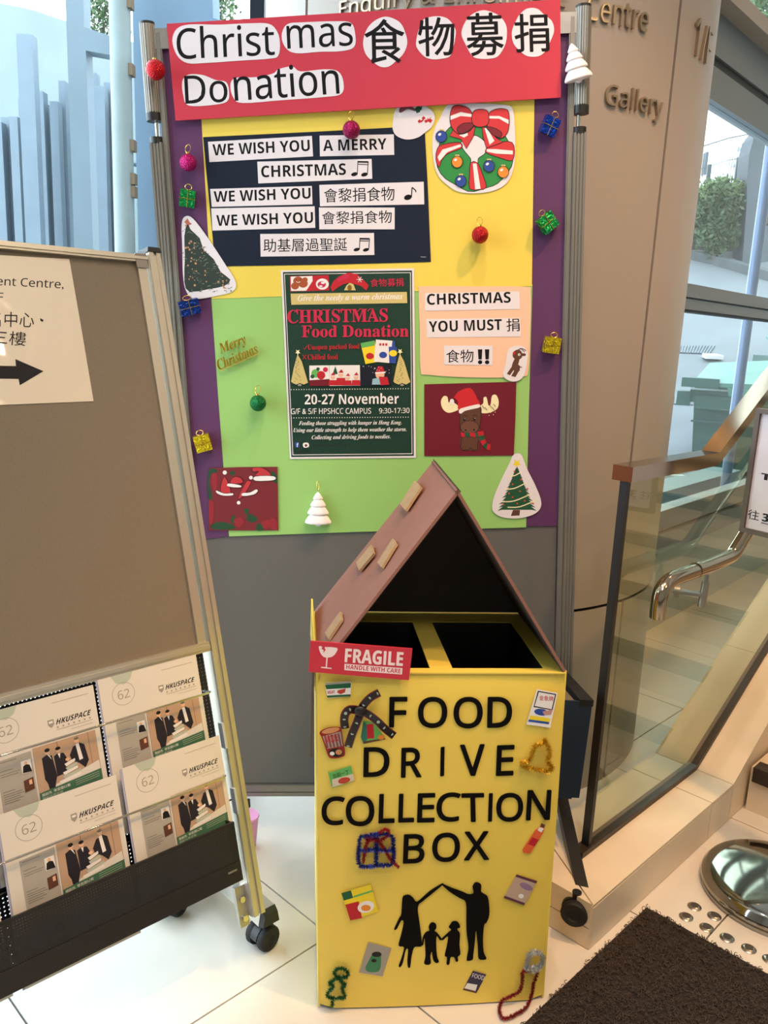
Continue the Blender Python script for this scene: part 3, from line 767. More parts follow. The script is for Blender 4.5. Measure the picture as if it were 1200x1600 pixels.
for sx in (-1, 1):
    b = MB(); x0 = sx * (hw - .047); ridged(b, min(x0, x0 + sx * .016), max(x0, x0 + sx * .016), yb_in - .02, hh - .012, -.025, .008, 1); b.build('frame_rail', ALUD, board)
    side = 231 if sx < 0 else 917
    ya, yb_ = (bd_(240, 178).y, bd_(243, 218).y) if sx < 0 else (bd_(912, 166).y, bd_(912, 202).y)
    b = MB().tube([(sx * (hw - .013), ya, 0), (sx * (hw - .013), hh + .01, 0)], .018, 20)
    for k in range(10):
        w = math.pi * (k + .5) / 10; b.tube([(sx * (hw - .013) - .018 * math.cos(w), ya, .018 * math.sin(w)), (sx * (hw - .013) - .018 * math.cos(w), hh + .008, .018 * math.sin(w))], .0018, 5)
    b.build('upper_tube', ALUD, board, None, True)
    MB().tube([(sx * (hw - .013), ya - .018, 0), (sx * (hw - .013), ya + .002, 0)], .0195, 20).build('collar', BLACKP, board, None, True)
    MB().tube([(sx * (hw - .018), yb_, 0), (sx * (hw - .018), ya, 0)], .005, 10).build('inner_rod', CHROME, board, None, True)
    MB().tube([(sx * (hw - .016), yb_ - .012, 0), (sx * (hw - .016), yb_ + .004, 0)], .0175, 20).build('collar', BLACKP, board, None, True)
    MB().tube([(sx * (hw - .013), hh + .008, 0), (sx * (hw - .013), hh + .014, 0)], .0185, 20).build('end_cap', BLACKP, board, None, True)
    b = MB(); ridged(b, sx * hw - (.032 if sx > 0 else 0), sx * hw + (0 if sx > 0 else .032), -hh - .005, yb_ - .01, -.016, .014, 4)
    b.build('lower_post', ALUD, board)
    # foot: a black bar running forward and back, with a castor at each end
    x = sx * (hw - .02); by = -hh - .02
    b = MB(); b.hexa([(x - .016, by - .012, -.015), (x + .016, by - .012, -.015), (x - .016, by - .012, .02), (x + .016, by - .012, .02), (x - .014, by + .02, -.015), (x + .014, by + .02, -.015), (x - .014, by + .02, .02), (x + .014, by + .02, .02)])
    for dz in (.36, -.28):
        b.hexa([(x - .016, by - .012, 0), (x + .016, by - .012, 0), (x - .016, by - .09, dz), (x + .016, by - .09, dz), (x - .016, by + .025, 0), (x + .016, by + .025, 0), (x - .016, by - .06, dz), (x + .016, by - .06, dz)])
    b.build('foot_bar', BLACKM, board)
def castor(parent, M, r=.028, name='castor'):
    """M: origin at the swivel top, local z up, wheel rolls along local x"""
    b = MB(); b.tube([(0, 0, 0), (0, 0, -.014)], r * .35, 12)
    hd = [(r * 1.02 * math.cos(math.radians(a)), r * 1.02 * math.sin(math.radians(a)) - .014 - r) for a in range(10, 171, 16)] + [(-r * .9, -.014 - r * 1.05), (r * .95, -.014 - r * .95)]
    b.plate([(x, -r * .34, z) for x, z in hd], (0, r * .68, 0))
    o = b.build(name, BLACKP, parent, M, True)
    for s_ in (-1, 1):
        b = MB(); M2 = T4((0, 0, -.014 - r)) @ Matrix.Rotation(math.pi / 2, 4, 'X')
        b.lathe([(r * .3, -s_ * r * .36), (r * .96, -s_ * r * .36), (r, -s_ * r * .5), (r, -s_ * r * .8), (r * .9, -s_ * r * .95), (r * .5, -s_ * r * 1.0), (r * .4, -s_ * r * .9)][::s_ if s_ < 0 else 1], 20, 0, M2)
        b.build('wheel', RUBB, o, None, True)
    return o
iB = BD.inverted().to_3x3()
def upright(pos, ang):   # local matrix in board space whose z is true up
    R3 = iB @ Matrix.Rotation(ang, 3, 'Z'); M = R3.to_4x4(); M.translation = pos; return M
cz = -hh - .02 - .055
for sx, dz, ang in ((-1, .36, 1.2), (1, .36, -.35), (-1, -.26, 1.0), (1, -.26, .4)):
    r = .034; w = BD @ Vector((sx * (hw - .02) - .018, -hh - (.102 if sx < 0 else .064), dz * .955))
    if sx < 0: w.z = max(w.z, .014 + 2 * r + .0) if False else .014 + 2 * r
    castor(board, upright(BD.inverted() @ w, ang), r)
b = MB()
y0, y1, y2 = bd_(430, 1242).y, bd_(430, 1235).y, bd_(430, 1227).y
b.box(-hw + .03, hw - .03, y0, y1 - .003, -.02, .008); b.box(-hw + .03, hw - .03, y1, y2 + .004, -.02, .008); b.box(-hw + .03, hw - .03, y1 - .004, y1 + .001, -.02, .004)
b.build('bottom_rail', ALUD, board)
MB().box(-hw + .03, hw - .03, hh - .03, hh - .004, -.02, .008).build('top_rail', ALUD, board)
for sx in (-1, 1): MB().box(sx * (hw - .045) - .028, sx * (hw - .045) + .028, hh - .048, hh - .002, .008, .0095).build('corner_bracket', ALU, board)
q = bd_(389, 1252); MB().tube([(q.x, q.y - .012, .01), (q.x, q.y + .012, .01)], .006, 8).build('catch', BLACKP, board)

# papers on the board
PURP = mat('purple_card', '#572a5a', .6, var=.03, scale=3)
YEL = mat('yellow_card', '#e3cb52', .6, var=.02, scale=3)
GRN = mat('green_card', '#93c26c', .6, var=.02, scale=3)
REDC = mat('red_card', '#c02a40', .6, var=.02, scale=3)
NAVY = mat('navy_card', '#101c30', .7, spec=.25)
PEACH = mat('peach_card', '#ecbfa2', .65)
P0 = 0.0
pc = 'coloured card sheets covering the board'
Sheet(BD, .0002, [(253, 52), (335, 52), (358, 838), (314, 843), (299, 720), (281, 480), (262, 190)], PURP, 'purple_card', 'long purple card strip down the left side of the board', 'card', pc)
Sheet(BD, .0002, [(836, 30), (889, 30), (881, 400), (877, 600), (871, 822), (820, 822)], PURP, 'purple_card', 'long purple card strip down the right side of the board', 'card', pc)
Sheet(BD, .0011, [(330, 461), (560, 455), (832, 444), (826, 650), (822, 824), (560, 831), (358, 838), (349, 727), (340, 606)], GRN, 'green_card', 'light green card sheet covering the lower half of the display', 'card', pc)
Sheet(BD, .0020, [(311, 120), (836, 100), (835, 156), (831, 447), (560, 459), (331, 467), (325, 362)], YEL, 'yellow_card', 'bright yellow card sheet covering the upper half of the display', 'card', pc)

# red banner with white word cut-outs
ban = Sheet(BD, .0125, [(261, 38), (568, 19), (875, 0), (876, 153), (575, 171), (275, 189)], REDC, 'red_banner', 'red banner across the board top reading Christmas Donation', 'banner', th=.004)
c2 = crop(240, 0, 3); c3 = crop(540, 0, 3)
off = .0167
def cutout(outline, label=None, par=None, o=off, m=PAPER, name='word_cutout'):
    return Sheet(BD, o, smoothpoly(outline, 4), m, name, label, parent=par)
w = cutout(c2((88, 190), (110, 135), (170, 115), (300, 116), (440, 110), (540, 112), (580, 150), (592, 200), (585, 260), (545, 275), (400, 285), (250, 295), (160, 296), (110, 260)), 'white paper cut-out reading Christ', ban.obj)
w.text('Christ', c2((112, 279))[0], c2((568, 258))[0], 152 / 3, INK, .006).flush('lettering')
w = cutout(c2((600, 170), (625, 115), (700, 105), (850, 100), (925, 108), (945, 160), (940, 220), (880, 240), (780, 243), (670, 250), (620, 225)), 'white paper cut-out reading mas', ban.obj)
w.text('mas', c2((628, 230))[0], c2((935, 214))[0], 110 / 3, INK, .006).flush('lettering')
w = cutout(c2((135, 380), (165, 350), (230, 352), (290, 375), (340, 385), (354, 430), (345, 475), (280, 492), (165, 495), (140, 450)), 'white paper cut-out reading Do', ban.obj)
w.text('Do', c2((150, 488))[0], c2((348, 478))[0], 132 / 3, INK, .006).flush('lettering')
w = cutout(c2((360, 400), (385, 365), (480, 362), (560, 345), (585, 325), (650, 312), (690, 335), (800, 325), (865, 335), (890, 385), (880, 440), (800, 455), (600, 470), (420, 483), (375, 460)), 'white paper cut-out reading nation', ban.obj)
w.text('nation', c2((382, 474))[0], c2((872, 440))[0], 152 / 3, INK, .006).flush('lettering')
for ch, cx, cy, rx, ry, (bl, br, h) in (('食', 186, 196, 98, 115, ((92, 297), (277, 293), 205)), ('物', 424, 180, 95, 105, ((343, 264), (512, 260), 180)), ('募', 652, 165, 104, 118, ((570, 264), (742, 258), 200)), ('捐', 877, 152, 94, 112, ((796, 245), (955, 240), 178))):
    pts = c3(*[(x + 6 * math.sin(x * .11 + y), y + 5 * math.cos(y * .1)) for x, y in ell(cx, cy, rx, ry, 14)])
    w = cutout(pts, 'round white cut-out with the character ' + ch, ban.obj)
    w.text(ch, c3(bl)[0], c3(br)[0], h / 3, INK, .012).flush('lettering')

# navy song sheet
c8 = crop(300, 180, 3)
nav = Sheet(BD, .003, c8((52, 103), (570, 78), (1090, 50), (1105, 330), (1120, 688), (650, 700), (190, 708), (110, 710)), NAVY, 'navy_card', 'dark navy card with white strips of song words', 'card', th=.0006)
def strip(q, body=None, t=None, m=INK, par=nav.obj, o=.0037, bold=.02, cc=c8, k=3, name='word_strip'):
    s_ = Sheet(BD, o, cc(*q), PAPER, name, parent=par)
    if body: s_.text(body, cc(t[0])[0], cc(t[1])[0], t[2] / k, m, bold)
    return s_
def note2(s_, x, y, w, h, lw=1.2):      # two joined quavers, x y = lower left of the box in pixels
    s_.poly(ell(x + w * .2, y - h * .12, w * .2, h * .13, 14, -15), INK); s_.poly(ell(x + w * .78, y - h * .1, w * .2, h * .13, 14, -15), INK)
    s_.line([(x + w * .37, y - h * .12), (x + w * .4, y - h)], lw, INK); s_.line([(x + w * .95, y - h * .12), (x + w, y - h * .97)], lw, INK)
    s_.line([(x + w * .38, y - h * .97), (x + w, y - h * .95)], lw * 2.2, INK); s_.line([(x + w * .38, y - h * .8), (x + w, y - h * .78)], lw, INK)
strip([(75, 125), (562, 97), (568, 193), (82, 220)], 'WE WISH YOU', ((98, 190), (553, 168), 54)).flush('lettering')
strip([(598, 96), (946, 90), (948, 186), (600, 193)], 'A MERRY', ((615, 168), (913, 160), 52)).flush('lettering')
s3 = strip([(306, 218), (842, 205), (845, 298), (311, 320)], 'CHRISTMAS', ((325, 292), (722, 280), 55)); note2(s3, *c8((745, 285))[0], 27, 23); s3.flush('lettering')
strip([(85, 346), (562, 332), (565, 418), (93, 430)], 'WE WISH YOU', ((103, 408), (557, 391), 52)).flush('lettering')
s5 = strip([(597, 327), (1086, 312), (1089, 418), (600, 427)], '會黎捐食物', ((620, 410), (950, 400), 66), bold=.004)
x, y = c8((1012, 385))[0]; s5.poly(ell(x, y, 6.2, 4.2, 14, -15), INK).line([(x + 5.5, y), (x + 6.5, y - 15.5)], 1.6, INK).line([(x + 6.5, y - 15.5), (x + 12, y - 11), (x + 12.5, y - 8)], 1.8, INK); s5.flush('lettering')
strip([(90, 437), (575, 427), (578, 528), (96, 541)], 'WE WISH YOU', ((115, 520), (568, 505), 52)).flush('lettering')
strip([(595, 433), (950, 433), (950, 535), (597, 535)], '會黎捐食物', ((610, 512), (937, 505), 60), bold=.004).flush('lettering')
s8 = strip([(320, 557), (853, 552), (855, 655), (322, 663)], '助基層過聖誕', ((335, 642), (727, 636), 62), bold=.004); note2(s8, *c8((757, 637))[0], 25, 20); s8.flush('lettering')
nav.line(c8((1072, 664), (1097, 665)), .6, PAPER); nav.flush('staple')

# peach sheet
c5 = crop(640, 400, 3.4769)
pe = Sheet(BD, .003, smoothpoly(c5((50, 190), (75, 165), (350, 165), (630, 168), (658, 195), (655, 400), (645, 620), (600, 655), (350, 660), (100, 645), (60, 620), (55, 400)), 4), PEACH, 'peach_card', 'peach card with rounded corners reading Christmas you must donate food', 'card')
strip([(83, 202), (595, 193), (600, 288), (84, 298)], 'CHRISTMAS', ((95, 266), (550, 254), 60), cc=c5, k=3.477, par=pe.obj, bold=.024).flush('lettering')
s2_ = strip([(90, 342), (600, 337), (605, 437), (95, 443)], 'YOU MUST', ((105, 414), (502, 402), 60), cc=c5, k=3.477, par=pe.obj, bold=.024); s2_.text('捐', c5((527, 410))[0], c5((598, 408))[0], 70 / 3.477, INK, .006).flush('lettering')
s3_ = strip([(187, 487), (452, 488), (450, 593), (188, 590)], '食物', ((200, 580), (348, 577), 70), cc=c5, k=3.477, par=pe.obj, bold=.004)
for x in (383, 421):
    s3_.poly(c5((x - 12, 507), (x + 12, 507), (x + 9, 562), (x - 9, 562)), INK).poly(c5(*ell(x, 577, 12, 11)), INK)
s3_.flush('lettering')

# small picture helpers
def col_(n, c): return mat(n, c, .62, spec=.3)
DG, RD, WH, GD, BRN, BLK = col_('print_green', '#1f5137'), col_('print_red', '#b7202e'), col_('print_white', '#e6e2e2'), col_('print_gold', '#c9b878'), col_('print_brown', '#5c3a2c'), col_('print_black', '#18161a')
PINKR, CRM, SKIN, BLU, YLW, ORG, GRY, LG = col_('print_crimson', '#c2264c'), col_('print_cream', '#ebe3b8'), col_('print_skin', '#e2b493'), col_('print_blue', '#2a4a9a'), col_('print_yellow', '#e8cf2c'), col_('print_orange', '#e08a35'), col_('print_grey', '#9a948c'), col_('print_light_green', '#5fae5c')
PDK, PMID = col_('poster_dark_green', '#16382c'), col_('poster_green', '#1d4a34')

# main A3 poster
cp_ = crop(430, 410, 5.161)
po = Sheet(BD, .003, cp_((45, 65), (1120, 48), (1135, 1575), (118, 1585)), PAPER, 'donation_poster', 'dark green poster headed Christmas Food Donation with white border', 'poster')
po.poly(cp_((62, 78), (1103, 65), (1118, 1560), (130, 1570)), PDK)
po.ring(cp_((72, 92), (1093, 80), (1106, 1545), (140, 1555)), cp_((77, 97), (1088, 85), (1101, 1540), (145, 1550)), WH)
po.flush('printed_border')
po.poly(cp_((118, 112), (432, 103), (435, 225), (122, 235)), RD)
po.poly(cp_((125, 115), (300, 110), (302, 150), (250, 228), (128, 230)), WH)
for x, y, r in ((185, 150, 40), (225, 170, 38), (160, 190, 32), (240, 140, 22)): po.poly(cp_(*ell(x, y, r, r * .9)), col_('gingerbread', '#a2512f'))
po.line(cp_(*ell(186, 148, 16, 14, 8, 0, 20, 160)), .8, WH)
po.polys([cp_(*ell(172, 138, 4)), cp_(*ell(200, 138, 4))], BLK)
po.poly(cp_(*ell(380, 175, 52, 45)), WH); po.poly(cp_(*ell(375, 178, 34, 26)), PINKR); po.poly(cp_(*ell(385, 165, 16, 9)), WH); po.poly(cp_(*ell(368, 192, 14, 7)), WH)
po.flush('printed_picture')
po.poly(cp_((445, 200), (470, 150), (520, 110), (590, 82), (660, 95), (720, 150), (755, 185), (735, 225), (690, 190), (640, 175), (600, 165), (550, 175), (500, 205), (460, 235)), RD)
po.poly(cp_((500, 130), (560, 100), (600, 95), (590, 125), (540, 145), (505, 160)), PINKR)
po.poly(cp_((555, 225), (575, 185), (600, 165), (630, 175), (650, 225)), GD); po.poly(cp_(*ell(600, 205, 18, 24)), col_('bell_brown', '#7d5c22'))
for a in range(6): po.line([cp_((682, 138))[0], cp_((682 + 26 * math.cos(a * 1.047), 138 + 26 * math.sin(a * 1.047)))[0]], .8, WH)
po.flush('printed_ribbon_bell')
po.text('食物募捐', cp_((768, 198))[0], cp_((1035, 192))[0], 66 / 5.161, PINKR, .004)
po.poly(cp_((124, 252), (1062, 238), (1065, 328), (130, 342)), GD)
po.text('Give the needy a warm christmas', cp_((182, 325))[0], cp_((1030, 308))[0], 62 / 5.161, WH, .006, .1, f='RI')
for a, c_ in ((-2.5, -2),):
    po.text('CHRISTMAS', cp_((100, 492))[0], cp_((908, 478))[0], 108 / 5.161, PINKR, .014, 0, f='R')
    po.text('Food Donation', cp_((215, 604))[0], cp_((1075, 600))[0], 96 / 5.161, PINKR, .016, 0, f='R')
# swashes on the capitals
for x, y in ((180, 385), (390, 385), (540, 380), (690, 378), (770, 378)): po.line(cp_((x - 25, y + 18), (x - 5, y - 5), (x + 22, y + 2)), 1.2, PINKR)
po.text('Unopen packed food', cp_((262, 716))[0], cp_((680, 706))[0], 52 / 5.161, RD, .004, 0, f='R')
po.line(cp_((228, 690), (238, 702), (258, 672)), 1, RD)
po.text('Chilled food', cp_((262, 786))[0], cp_((505, 782))[0], 44 / 5.161, RD, .004, 0, f='R')
po.line(cp_((222, 745), (250, 782)), 1, RD); po.line(cp_((250, 745), (222, 782)), 1, RD)
po.flush('lettering')
for ang, pts, m1, m2 in ((0, ((688, 652), (800, 630), (840, 800), (728, 820)), YLW, RD), (0, ((812, 622), (948, 632), (925, 812), (795, 800)), WH, BLU), (0, ((915, 680), (940, 680), (945, 632), (965, 632), (968, 680), (982, 690), (972, 815), (920, 812)), BLU, YLW)):
    po.poly(cp_(*pts), m1); cx, cy = sum(p[0] for p in pts) / len(pts), sum(p[1] for p in pts) / len(pts); po.poly(cp_(*ell(cx, cy + 30, 32, 26)), m2)
po.poly(cp_((688, 652), (798, 630), (804, 668), (698, 690)), LG); po.polys([cp_((840 + i * 24, 652), (856 + i * 24, 653), (855 + i * 24, 672), (839 + i * 24, 671)) for i in range(3)], RD)
po.flush('printed_food')
for x, d in ((180, 0), (1005, -5)):
    po.poly(cp_((x, 740 + d), (x + 35, 800), (x + 70, 920), (x + 85, 970 + d), (x + 50, 985), (x + 18, 972), (x - 10, 985), (x - 40, 972), (x - 52, 960), (x - 30, 850)), GD)
    po.poly(cp_((x + 5, 980), (x + 30, 980), (x + 32, 996), (x + 5, 996)), GRY)
    po.poly(cp_(*[(x + (22 if k % 2 else 10) * math.sin(k * math.pi / 5) + 2, 724 + d - (26 if k % 2 else 11) * math.cos(k * math.pi / 5)) for k in range(10)]), CRM)
    rr = random.Random(int(x)); po.polys([cp_(*ell(x + rr.uniform(-.35, .5) * (t_ - 700) * .3, t_, 3.5, n=6)) for t_ in range(790, 970, 9)], PMID)
    po.flush('printed_tree')
po.poly(cp_((275, 832), (435, 830), (440, 995), (278, 997)), WH); po.poly(cp_((276, 950), (440, 940), (440, 995), (278, 997)), col_('deep_red', '#6d1324'))
for x, y, r, m in ((325, 895, 34, LG), (370, 910, 34, RD), (405, 865, 20, PINKR), (345, 860, 14, DG), (300, 920, 16, DG)): po.poly(cp_(*ell(x, y, r)), m)
po.poly(cp_((437, 830), (683, 828), (686, 994), (440, 996)), WH)
po.poly(cp_((485, 835), (505, 900), (462, 905)), DG)
for x, y, r in ((465, 925, 24), (530, 905, 26), (585, 930, 22), (652, 925, 24)):
    po.poly(cp_((x - r * 1.3, y + r), (x + r * 1.3, y + r), (x + r * 1.5, 992), (x - r * 1.5, 992)), RD); po.poly(cp_(*ell(x, y, r * .8)), SKIN); po.poly(cp_((x - r, y - r * .3), (x + r, y - r * .3), (x + 4, y - r * 1.7)), RD); po.line(cp_((x - r, y - r * .4), (x + r, y - r * .4)), 1.6, WH)
po.poly(cp_((684, 828), (940, 826), (942, 992), (688, 994)), col_('night_blue', '#101626'))
po.poly(cp_(*ell(845, 905, 36)), SKIN); po.poly(cp_((810, 890), (885, 885), (865, 838), (828, 838)), RD); po.line(cp_((806, 892), (888, 887)), 2.4, WH); po.poly(cp_((780, 985), (785, 940), (830, 930), (870, 985)), col_('pale_blue', '#8fb6c8')); po.poly(cp_((835, 920), (905, 925), (920, 985), (850, 990)), RD)
rr = random.Random(2); po.polys([cp_(*ell(700 + rr.random() * 230, 835 + rr.random() * 60, 3, n=6)) for _ in range(16)], WH)
po.flush('printed_photo_row')
for y0_, y1_ in ((1026, 1018), (1254, 1248)): po.polys([cp_(*ell(130 + i * 20.5, y0_ + (y1_ - y0_) * i / 46, 4, n=8)) for i in range(47)], WH)
po.text('20-27 November', cp_((238, 1146))[0], cp_((997, 1140))[0], 86 / 5.161, WH, .02)
po.text('G/F & 5/F HPSHCC CAMPUS', cp_((127, 1224))[0], cp_((773, 1220))[0], 46 / 5.161, WH, .012)
po.text('9:30-17:30', cp_((838, 1218))[0], cp_((1083, 1214))[0], 42 / 5.161, WH, .014)
po.text('Feeding those struggling with hunger in Hong Kong.', cp_((190, 1322))[0], cp_((1020, 1315))[0], 42 / 5.161, WH, .004, .1, f='RI')
po.text('Using our little strength to help them weather the storm.', cp_((148, 1378))[0], cp_((1060, 1370))[0], 42 / 5.161, WH, .004, .1, f='RI')
po.text('Collecting and driving foods to needies.', cp_((295, 1436))[0], cp_((930, 1428))[0], 42 / 5.161, WH, .004, .1, f='RI')
po.flush('lettering')
po.poly(cp_((160, 1452), (192, 1451), (193, 1490), (162, 1491)), BLU); po.text('f', cp_((172, 1490))[0], cp_((188, 1490))[0], 34 / 5.161, WH, .02)
po.poly(cp_(*smoothpoly([(226, 1458), (266, 1456), (270, 1488), (230, 1492)], 3)), WH); po.poly(cp_(*ell(248, 1476, 11)), BRN)
po.text('hpshcc food drive', cp_((305, 1490))[0], cp_((570, 1488))[0], 26 / 5.161, BLK); po.text('Contact:', cp_((160, 1534))[0], cp_((290, 1532))[0], 24 / 5.161, BLK)
po.flush('printed_icons')

# moose picture
mo = Sheet(BD, .003, c5((80, 697), (580, 683), (575, 880), (566, 1083), (320, 1086), (80, 1087)), col_('maroon_print', '#6a1427'), 'moose_picture', 'maroon picture of a brown moose in a santa hat and striped scarf', 'picture')
mo.poly(c5(*smoothpoly([(275, 830), (215, 852), (180, 830), (170, 790), (185, 762), (205, 765), (212, 795), (230, 790), (265, 815)], 4)), CRM)
mo.poly(c5(*smoothpoly([(385, 815), (400, 800), (402, 770), (418, 768), (428, 810), (440, 805), (448, 760), (470, 755), (484, 790), (475, 830), (430, 852), (385, 850)], 4)), CRM)
mo.poly(c5(*smoothpoly([(283, 980), (275, 1040), (290, 1055), (365, 1055), (375, 1035), (372, 975)], 4)), BRN)
mo.poly(c5(*smoothpoly([(275, 850), (272, 900), (275, 950), (300, 968), (345, 966), (378, 945), (385, 900), (388, 820), (330, 830)], 4)), BRN)
mo.poly(c5(*ell(326, 930, 50, 36)), col_('moose_muzzle', '#6b4537'))
mo.line(c5(*ell(326, 930, 50, 36, 30)), .8, BLK, True).line(c5(*smoothpoly([(275, 850), (272, 900), (275, 950)], 3, False)), .8, BLK).line(c5((388, 830), (386, 890), (380, 940)), .8, BLK)
mo.polys([c5(*ell(298, 888, 7, 9)), c5(*ell(352, 886, 7, 9)), c5(*ell(305, 946, 5)), c5(*ell(350, 944, 5))], BLK)
mo.polys([c5(*ell(300, 884, 2, 2, 6)), c5(*ell(354, 882, 2, 2, 6))], WH)
mo.line(c5((285, 870), (300, 864), (312, 872)), .7, BLK).line(c5((342, 870), (355, 862), (366, 870)), .7, BLK)
mo.poly(c5(*smoothpoly([(272, 840), (262, 790), (240, 770), (232, 782), (262, 740), (310, 718), (340, 725), (365, 770), (378, 815)], 4)), col_('hat_red', '#c4262e'))
mo.poly(c5(*[(x, y) for x, y in smoothpoly([(268, 850), (272, 832), (300, 822), (340, 812), (378, 806), (380, 822), (340, 832), (300, 842), (280, 856)], 3)]), WH); mo.poly(c5(*ell(230, 792, 12, 16)), WH)
for i, (a, c_) in enumerate(((278, 300), (300, 328), (328, 358), (358, 376))): mo.poly(c5((a, 958), (c_, 962), (c_, 985), (a, 980)), (RD, DG)[i % 2])
for i, (a, c_) in enumerate((((370, 955), (400, 950)), ((375, 980), (405, 972)), ((382, 1005), (410, 995)), ((395, 1030), (418, 1012)), ((418, 1052), (425, 1020)))):
    nx = (((375, 980), (405, 972)), ((382, 1005), (410, 995)), ((395, 1030), (418, 1012)), ((418, 1052), (425, 1020)), ((438, 1056), (440, 1022)))[i]
    mo.poly(c5(a, c_, nx[1], nx[0]), (RD, DG)[i % 2])
mo.line(c5((283, 985), (276, 1040), (290, 1056), (322, 1052), (330, 1040), (345, 1056), (368, 1054), (374, 1000)), .8, BLK)
for x, y in ((400, 820), (415, 830), (440, 815), (455, 830), (462, 812)): mo.line(c5((x - 6, y - 8), (x + 6, y + 8)), .9, BRN)
for x, y in ((440, 850), (455, 862), (465, 848), (432, 866)): mo.poly(c5(*ell(x, y, 2.5, 2.5, 6)), CRM)
mo.flush('printed_moose')
# reindeer cut-out on the peach card
rd = Sheet(BD, .0046, smoothpoly(c5((530, 530), (545, 500), (590, 487), (630, 500), (643, 530), (638, 580), (625, 640), (600, 672), (560, 682), (520, 665), (508, 640), (520, 590)), 4), PAPER, 'reindeer_cutout', 'white paper cut-out of a small brown reindeer at the corner of the peach card', 'cutout')
rd.poly(c5(*smoothpoly([(560, 545), (565, 520), (590, 508), (608, 520), (612, 545), (600, 560), (575, 560)], 3)), BRN).poly(c5((575, 550), (600, 552), (590, 590), (600, 598), (598, 625), (570, 625), (552, 610), (560, 580)), BRN)
rd.poly(c5((552, 605), (572, 610), (545, 648), (528, 640)), BRN).poly(c5((575, 612), (600, 615), (575, 658), (552, 652)), BRN).poly(c5(*ell(618, 536, 14, 8)), BRN).poly(c5(*ell(568, 528, 8)), RD).poly(c5(*ell(595, 536, 7)), WH).poly(c5(*ell(596, 537, 3, 3, 8)), BLK)
rd.line(c5((595, 510), (600, 500), (625, 520)), 1, BRN).line(c5((590, 508), (612, 502), (634, 514)), 1, BRN).line(c5((598, 600), (610, 606)), 1.2, BRN)
rd.flush('printed_reindeer')
# drawn tree cut-out
tr_ = Sheet(BD, .004, smoothpoly(c5((560, 1085), (585, 1072), (610, 1085), (640, 1160), (680, 1240), (712, 1320), (710, 1370), (670, 1405), (590, 1425), (510, 1420), (460, 1395), (448, 1360), (465, 1290), (510, 1190), (545, 1120)), 4), PAPER, 'tree_cutout', 'white cut-out of a drawn Christmas tree with a yellow star and garlands', 'cutout')
def jag(cx, top, bot, w, m, s_, cc, n=6, rough=0, seed=1):
    rr = random.Random(seed); L = []; R_ = []
    for i in range(n):
        a, b_ = i / n, (i + 1) / n; y = top + (bot - top) * b_; x = w * (b_ ** 1.05)
        xi = w * (b_ * .74)
        L += [(cx - x * (1 + rr.uniform(-rough, rough)), y), (cx - xi, y - 6)]; R_ += [(cx + x * (1 + rr.uniform(-rough, rough)), y), (cx + xi, y - 6)]
    s_.poly(cc((cx, top), *R_, *L[::-1]), m)
jag(583, 1140, 1385, 112, DG, tr_, c5, 14, .06)
tr_.poly(c5((562, 1380), (600, 1380), (597, 1410), (550, 1412)), BRN)
tr_.poly(c5(*[(582 + (26 if k % 2 else 11) * math.sin(k * math.pi / 5), 1127 - (26 if k % 2 else 11) * math.cos(k * math.pi / 5)) for k in range(10)]), YLW)
for pts in (((535, 1195), (570, 1193), (608, 1172)), ((512, 1268), (570, 1262), (633, 1232)), ((497, 1335), (570, 1330), (660, 1292)), ((532, 1365), (600, 1362), (690, 1325))): tr_.line(c5(*smoothpoly(pts, 4, False)), 1.6, CRM)
rr = random.Random(5); tr_.polys([c5(*ell(x, y, 5, n=8)) for x, y in ((560, 1240), (605, 1215), (540, 1290), (600, 1278), (640, 1265), (510, 1350), (560, 1310), (625, 1330), (670, 1345), (585, 1345), (570, 1170))], col_('tree_berry', '#c2452c'))
tr_.flush('printed_tree')
# wreath cut-out
cw = crop(600, 140, 4)
wr = Sheet(BD, .004, smoothpoly(cw((385, 110), (440, 85), (600, 88), (750, 95), (800, 115), (815, 200), (820, 350), (812, 480), (770, 580), (690, 630), (580, 648), (470, 640), (400, 600), (340, 540), (310, 450), (302, 330), (318, 240), (350, 180)), 4), PAPER, 'wreath_cutout', 'white cut-out of a green Christmas wreath with a big red bow', 'cutout')
WG, WR, OUT = col_('wreath_green', '#2f8a45'), col_('wreath_red', '#c8363c'), col_('outline', '#22181c')
def shape(s_, pts, m, w=1.1, cc=cw, sm=4):
    q = cc(*(smoothpoly(pts, sm) if sm else pts)); s_.poly(q, m).line(q, w, OUT, True)
circ = [(565 + (232 + 9 * math.sin(k * .9)) * math.cos(k * math.pi / 18) * 1.02, 410 + (222 + 8 * math.cos(k * 1.3)) * math.sin(k * math.pi / 18)) for k in range(36)]
q = cw(*circ); wr.poly(q, WG).line(q, 1.1, OUT, True)
shape(wr, [(480, 330), (500, 380), (540, 430), (545, 460), (585, 462), (590, 430), (630, 400), (640, 360), (625, 320), (560, 285)], PAPER)
shape(wr, [(330, 380), (360, 345), (470, 330), (485, 365), (400, 400), (362, 440), (345, 485), (325, 440)], WR); wr.poly(cw((335, 420), (365, 375), (478, 342), (482, 356), (395, 392), (345, 450)), WH)
shape(wr, [(640, 370), (670, 340), (800, 330), (805, 440), (720, 425), (640, 395)], WR); wr.poly(cw((642, 372), (700, 372), (805, 382), (805, 405), (700, 400), (642, 388)), WH)
shape(wr, [(540, 458), (585, 458), (620, 540), (640, 612), (590, 625), (535, 620), (534, 540)], WR, sm=2); wr.poly(cw((555, 462), (578, 462), (604, 620), (570, 624)), WH)
shape(wr, [(540, 240), (570, 232), (560, 290), (515, 370), (480, 310), (410, 290), (440, 240)], WR, sm=0); wr.poly(cw((470, 285), (520, 262), (525, 285), (500, 300)), WH)
